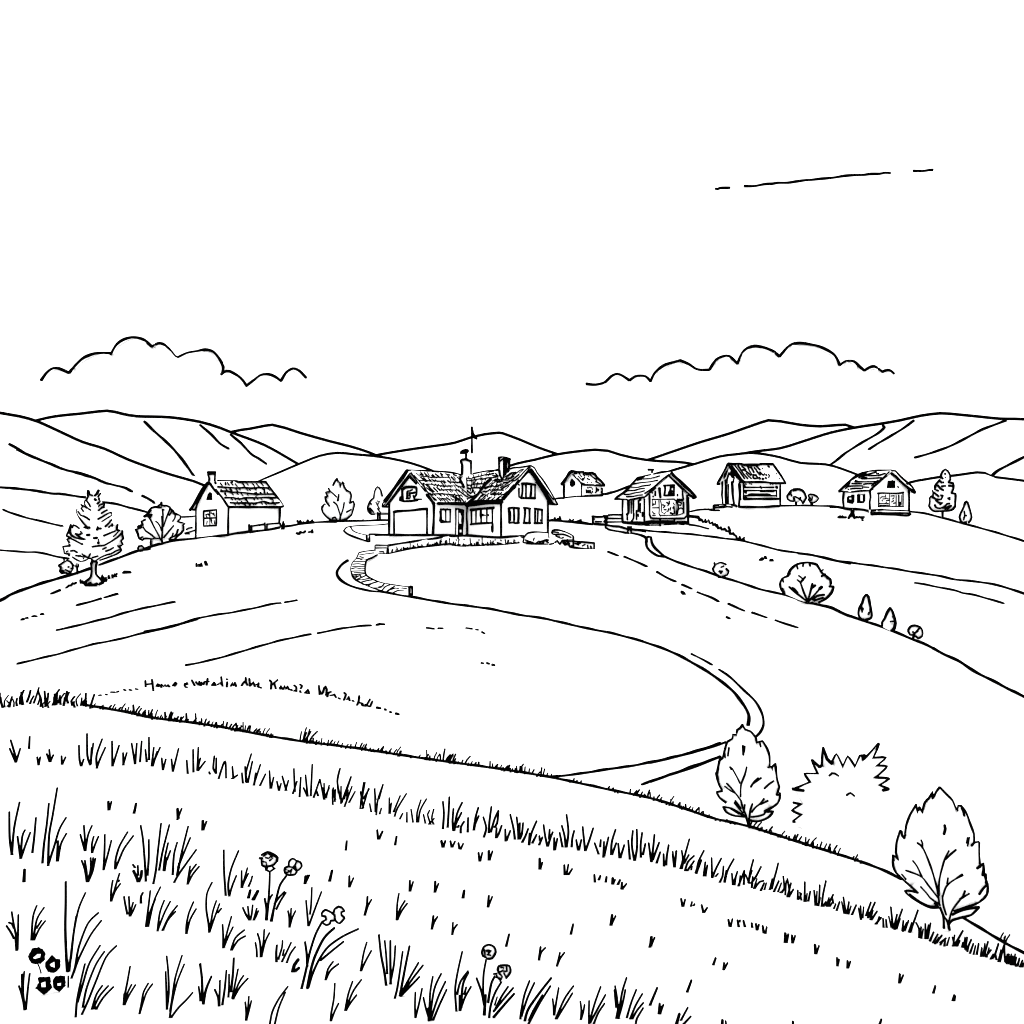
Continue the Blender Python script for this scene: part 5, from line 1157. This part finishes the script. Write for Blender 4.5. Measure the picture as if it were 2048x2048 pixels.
tufts(m, 'Y', "5|292,375 300,415; 312,378 302,415; 4|345,390 338,415; 4|358,400 350,412; 5|390,405 400,445; 418,418 402,442; 5|518,475 525,510; 538,472 528,512; 5|562,478 568,512; 575,478 570,490; 5|590,480 598,512; 5|630,492 632,515; 5|650,495 655,528; 665,498 657,525; 5|682,505 688,542; 702,510 695,545; 6|790,540 790,588; 5|805,545 795,588; 5|822,550 825,590; 838,552 826,588; 6|932,595 936,642; 952,600 938,640; "
      "5|148,558 145,605; 165,562 148,603; 5|1038,658 1040,700; 1048,665 1042,690; 5|1088,672 1088,710; 1102,675 1090,708; 5|458,658 445,695; 5|498,682 495,718; 515,682 498,712; 5|1338,735 1335,782; 1355,740 1338,778; 5|1508,792 1497,830; 7|1600,838 1593,866; 5|342,765 320,825; "
      "325,895 290,960; 6|285,925 268,980; 340,938 300,980; 6|490,955 488,985; 505,960 508,985; 5|827,962 827,980; 5|1250,952 1240,980; 5|178,802 142,888; 5|190,880 190,930; 208,882 192,925", 4.2)
r = random.Random(33)
for k in range(46):                     # more of the same meadow outside the view
    if k < 22:
        u, v = r.uniform(-200, 1500), r.uniform(2175, 2400)
    elif k < 34:
        u, v = r.uniform(-320, -90), r.uniform(1640, 2150)
    else:
        u, v = r.uniform(2090, 2300), r.uniform(2120, 2300)
    for j in range(r.choice((2, 3, 3))):
        h_ = r.uniform(40, 95) * (1 if u < 1400 else .45)
        x = r.uniform(-.1, .45) * h_
        blade(m, [(u + j * 3, v), (u + j * 3 + x * .4, v - h_ * .55), (u + j * 3 + x, v - h_)], 4.2)
tag(m.build('grass', GROUND_M), 'scattered small ink grass tufts over the white foreground meadow', 'grass', kind='stuff')


# tall clumps: things of their own
def clump(label, c, s, w=4.4):
    st = strokes(c, s, w)
    low = max((q for _, _, p in st for q in p), key=lambda q: q[1])
    t = thing('grass_clump', label, 'grass clump', tuple(gpt(*low)))
    for fl, ww, p in st:
        mb = MB()
        blade(mb, p, ww)
        mb.build('blade', GROUND_M, t)


clump('tallest grass clump with one straight upright stalk beside the dark blossoms', 'H',
      "5|508,785 508,950 505,1150 512,1350 520,1480; 662,870 610,990 575,1150 555,1300 535,1480; 590,1050 570,1180 548,1385; 762,1025 680,1110 610,1290 580,1450 552,1535; 785,1085 700,1200 610,1380 570,1490; 5|520,1390 525,1485; 3.4|528,1515 528,1605")
clump('arching grass clump of long parallel blades right of the dark blossoms', 'H',
      "657,1420 620,1580 595,1710 585,1835; 775,1278 690,1420 640,1580 600,1720; 808,1325 740,1430 670,1610 640,1760; 902,1280 820,1370 740,1560 680,1710 632,1815; 792,1588 745,1660 710,1775; 838,1590 770,1670 720,1770; 878,1598 800,1680 742,1775; 5|720,1740 745,1770")
clump('upright grass clump near the left edge with three very tall thin blades', 'H',
      "378,180 362,340 340,500 328,645; 443,60 408,270 380,430 372,665; 512,290 460,380 420,510 372,660; 515,412 470,500 447,630; 5|448,470 442,630; 278,290 265,440 250,565")
clump('forked grass clump at the far left edge', 'H',
      "72,245 75,450 92,575; 152,170 110,370 92,575; 135,435 150,540 160,610; 195,385 172,440 160,600; 235,405 195,510 160,610; 5|158,540 160,610; 5|92,500 92,580")
clump('wide fan-shaped grass clump above the twin flowers', 'H',
      "1087,350 1105,460 1120,640 1128,785; 1150,460 1150,600 1140,740; 1245,335 1220,560 1205,700 1185,805; 1310,345 1260,540 1230,700; 1300,485 1275,600 1265,700; 5|1290,600 1270,705; 1318,545 1290,620; 1370,482 1345,580 1335,735; 1455,358 1405,560 1380,690; 1472,445 1415,580 1375,680; 1518,538 1430,660 1375,740 1345,795; 5|1385,640 1370,740")
clump('pair of arching blades right of the upright grass clump', 'H', "988,400 925,510 895,610 890,690; 1032,430 960,530 920,620 890,690")
clump('two-stalked grass clump just left of the twin flowers', 'H', "1730,540 1732,700 1745,895; 1845,545 1790,680 1765,800 1770,890; 1828,738 1795,820 1772,900")
clump('dense brush-like grass clump right of the drooping flower', 'I',
      "5|1383,1195 1400,1350 1425,1480 1440,1590; 1428,1240 1440,1360 1448,1500; 5|1472,1240 1472,1400 1475,1580; 1510,1280 1500,1420 1470,1575; 1567,1325 1545,1480 1525,1610 1505,1690; 5|1620,1282 1590,1430 1545,1670; 1690,1410 1620,1530 1545,1670; 1725,1430 1640,1540 1550,1675; 1697,1520 1620,1600 1550,1670")
clump('fanned grass clump left of the ball-headed flower', 'I',
      "1800,1518 1780,1640 1770,1860; 1865,1495 1810,1620 1775,1860; 1898,1555 1840,1680 1780,1860; 1907,1618 1850,1740 1800,1860; 1727,1680 1745,1760 1770,1840; 5|1765,1760 1770,1865")
clump('grass clump with one long leaning blade left of the ball-headed flower stem', 'J',
      "250,1325 215,1480 195,1620 205,1790; 295,1475 235,1560 210,1660; 5|298,1485 255,1580 240,1760; 318,1595 270,1680 232,1785; 228,1665 230,1785; 280,1600 265,1660")
clump('long swept grass clump right of the ball-headed flower', 'J',
      "770,1550 730,1660 705,1790 698,1850; 808,1565 755,1680 705,1830; 5|938,1528 850,1640 760,1770 732,1865; 932,1590 850,1720 790,1830 760,1886; 870,1660 800,1780 765,1860")
clump('short brush-like grass clump with a black base near the bottom edge', 'J',
      "1430,1590 1445,1680 1455,1800; 1425,1620 1440,1760; 1520,1525 1485,1640 1460,1800; 1510,1620 1490,1720 1455,1840; 8|1465,1740 1448,1845")


# ------------------------------------------------------------------ flowers
def flower(label, c, base, stem, heads, leaves='', d=None, cat='flower'):
    b = P(c, base)[0]
    d = d or gdepth(*b)
    t = thing('flower', label, cat, pt(b[0], b[1], d))
    if stem:
        m = MB()
        for fl, ww, p in strokes(c, stem, 4.6):
            blade(m, p, ww, d)
        m.build('stem', LEAF_M, t)
    for outline, rim, inner in heads:
        m = MB()
        o = smooth(P(c, outline), 3, True)
        wd = (max(p[0] for p in o) - min(p[0] for p in o)) * d / F
        m.pillow(o, d - .01, wd * .3, layers=3)
        bv = m.bvh()
        m.ink(strokes(c, rim, 4.4), rim_caster(bv, d - .01), lift=2, fat=.8)
        if inner:
            m.ink(strokes(c, inner, 3.4), caster([bv], False, d - .01), lift=.9, fat=.75)
        m.build('blossom', LEAF_M, t)
    for s in leaves.split('/'):
        if s.strip():
            m = MB()
            for fl, ww, p in strokes(c, s, 4.4):
                blade(m, p, ww, d)
            m.build('leaf', LEAF_M, t)


flower('tall upright flower with a layered cup-shaped blossom, left of a pair', 'I', "513,1085", "4.6|540,700 538,800 530,930 515,1085",
       [("475,580 520,555 560,575 600,600 590,640 560,670 575,685 540,710 505,690 475,660 468,610",
         "6|475,580 520,557 560,572 598,600 595,630; 5|595,625 570,655 520,668 480,660 475,600; 6|460,605 478,605; F|500,668 560,662 585,685 540,715 505,700", "4.4|505,600 530,605 545,590 560,605 535,625; 3.4|480,630 510,635 515,665; 4|525,565 560,590; 3.4|490,590 515,570")],
       "5|500,915 515,1000 512,1080; 560,885 535,930 520,1050 / 6|520,960 515,1085")
flower('leaning flower with a round three-petalled blossom, right of a pair', 'I', "550,1095", "5|668,740 620,810 595,900 570,1000 550,1092",
       [("685,640 710,605 745,620 780,640 785,670 750,710 735,730 680,735 652,715 655,675 685,665",
         "4.4|685,665 688,630 715,607 745,625 735,655 720,675; 4.8|745,625 775,635 787,665 765,695 745,700 735,665; 5|685,668 655,680 655,715 685,735 735,730 750,708; F|655,690 690,700 712,690 700,735 665,725", "3.6|690,670 715,675 740,700; 4|665,715 690,710 710,690")],
       "665,870 625,930 590,1000 / 655,862 610,910 575,960 / 5|580,950 555,1090")
flower('drooping two-lobed flower above long arching leaves', 'I', "785,1615", "5|945,1095 895,1190 850,1330 820,1470 785,1615",
       [("940,1030 965,1003 1020,1030 1050,985 1080,978 1118,1015 1095,1045 1118,1070 1080,1108 1050,1085 1005,1120 965,1120 975,1080 940,1045",
         "4.8|940,1030 968,1003 1030,1035; 4.8|1030,1035 1040,1000 1070,978 1095,985 1118,1015; L4.4|1118,1012 1090,1022 1095,1045 1118,1065; 5|1118,1065 1080,1108 1045,1085 1040,1040; 4.8|940,1030 942,1050 968,1055; 4.8|1040,1085 1010,1088 1005,1110 975,1122 945,1100; 4.4|945,1095 975,1078 968,1055; 4|1030,1035 1045,1060", "")],
       "5|812,1250 825,1340 830,1440 / 5.6|1040,1142 960,1220 890,1360 855,1480 830,1610 / 4.6|1225,1150 1100,1210 990,1290 920,1390 870,1500 840,1600 / 4.4|1110,1248 1020,1320 930,1395")
flower('upright ball-headed flower near the bottom edge', 'J', "418,1820", "4.6|435,1385 415,1500 412,1640 425,1740 418,1820",
       [("400,1335 415,1290 455,1270 495,1290 508,1330 480,1380 440,1385 405,1360",
         "5|400,1335 415,1290 455,1272 495,1290 508,1330 480,1378 445,1382; 5|400,1335 408,1358 430,1368", "6|435,1320 470,1318 450,1340; 4|420,1310 425,1350; 3.4|440,1350 470,1355; 3.4|430,1370 438,1378")],
       "5|360,1530 400,1640 420,1740 / 6|430,1660 420,1815")
flower('bent flower with a striped stalk and clustered blossom near the bottom edge', 'J', "457,1840", "5|510,1500 475,1570 455,1680 450,1720; 4.6|555,1555 505,1640 470,1740 457,1840",
       [("520,1450 560,1430 610,1435 622,1480 590,1535 565,1560 540,1550 490,1500 535,1495",
         "5|522,1470 530,1440 560,1432 612,1436 622,1485 588,1532; 4|490,1500 530,1495 558,1520 540,1555; 4|495,1520 545,1535; 4|520,1470 535,1495", "4|545,1450 570,1450 560,1475 590,1480; 4|570,1490 590,1530; 4|560,1475 535,1485; 4|590,1440 595,1480; 3.6|510,1505 535,1545")],
       "605,1595 555,1670 500,1780 / 645,1605 580,1680 490,1790 / 5|652,1650 580,1730 490,1835 / 3.4|520,1675 500,1740")
for lb, out, hole, base, st in (
        ('dark ruffled blossom at the top of the four near the lower left corner', "225,1360 250,1308 300,1298 345,1330 340,1385 310,1415 260,1415 230,1390", "255,1375 290,1345 315,1345 310,1370 270,1382", "318,1495", "3|290,1415 305,1450 318,1495"),
        ('dark blossom right of the uppermost one in the lower left cluster', "355,1410 380,1385 400,1360 430,1385 462,1390 460,1440 430,1480 370,1480 358,1440", "385,1425 420,1405 422,1450 395,1440", "410,1540", ""),
        ('star-shaped dark blossom low in the lower left cluster', "300,1530 340,1530 385,1520 385,1570 400,1605 360,1640 340,1652 280,1605 305,1570", "318,1570 350,1558 352,1600 322,1600", "340,1660", ""),
        ('compact dark blossom lowest at right in the lower left cluster', "412,1545 430,1520 500,1520 500,1590 460,1630 415,1600", "442,1572 472,1568 470,1588 445,1592", "455,1640", "")):
    b = P('H', base)[0]
    d = gdepth(*b)
    t = thing('flower', lb, 'flower', pt(b[0], b[1], d))
    m = MB()
    o = smooth(P('H', out), 3, True)
    wd = (max(p[0] for p in o) - min(p[0] for p in o)) * d / F
    m.pillow(o, d, wd * .2, m=1, layers=3)
    bv = m.bvh()
    rr = random.Random(len(lb))
    k = len(o)
    m.ink([('L', 5, [(p[0] + rr.uniform(-1, 1), p[1] + rr.uniform(-1, 1)) for p in o + o[:1]])], at_depth(d), lift=1.0, fat=.6)
    c_ = MB()
    q = caster([bv], False, d)(P('H', hole))
    c_.poly([p + (EYE - p).normalized() * .006 for p in q])
    ob = m.build('blossom', LEAF_M, t)
    c_.build('centre', LEAF_M, ob)
    s_ = MB()
    if st:
        for fl, ww, p in strokes('H', st):
            blade(s_, p, 2.4, d)
    else:
        u0, v0 = sum(p[0] for p in o) / k, sum(p[1] for p in o) / k
        qq = [pt(u0, v0, d + .01), pt(b[0], b[1], d + .01)]
        s_.tube(qq, [1.2 * d / F, 1.5 * d / F], 0, 5)
    s_.build('stem', LEAF_M, t)

# ------------------------------------------------------------------ light, sky, camera
w = bpy.data.worlds.new("World")
scene.world = w
w.use_nodes = True
nt = w.node_tree
bg = nt.nodes['Background']
sky = nt.nodes.new('ShaderNodeTexSky')
sky.sky_type = 'NISHITA'
sky.sun_disc = False
sky.sun_elevation = math.radians(36)
sky.sun_rotation = math.radians(200)
hs = nt.nodes.new('ShaderNodeHueSaturation')          # thick even overcast: colour washed out, brightness evened
hs.inputs['Saturation'].default_value = 0.0
mr = nt.nodes.new('ShaderNodeMapRange')
mr.inputs['From Min'].default_value = 0.0
mr.inputs['From Max'].default_value = 12.0
mr.inputs['To Min'].default_value = 10.6
mr.inputs['To Max'].default_value = 12.0
nt.links.new(sky.outputs[0], hs.inputs['Color'])
nt.links.new(hs.outputs[0], mr.inputs['Value'])
nt.links.new(mr.outputs[0], bg.inputs['Color'])
bg.inputs['Strength'].default_value = .15

sl = bpy.data.lights.new('sun', 'SUN')
sl.energy = 1.7
sl.angle = math.radians(20)
sl.color = (1, 1, 1)
so = bpy.data.objects.new('sun', sl)
COL.objects.link(so)
az, el = math.radians(200), math.radians(36)
dirv = Vector((math.sin(az) * math.cos(el), math.cos(az) * math.cos(el), math.sin(el)))
so.rotation_euler = dirv.to_track_quat('Z', 'Y').to_euler()

cam = bpy.data.cameras.new('camera')
cam.sensor_width = 36
cam.lens = F / 2048 * 36
cam.shift_y = -(1024 - HZ) / 2048
cam.clip_start = .1
cam.clip_end = 12000
co = bpy.data.objects.new('camera', cam)
COL.objects.link(co)
co.location = EYE
co.rotation_euler = (math.radians(90), 0, 0)
scene.camera = co
scene.view_settings.view_transform = 'Standard'
scene.view_settings.look = 'None'
scene.view_settings.exposure = 0
scene.cycles.filter_width = 1.1
for o in list(bpy.data.objects):
    if '_o' in o:
        del o['_o']
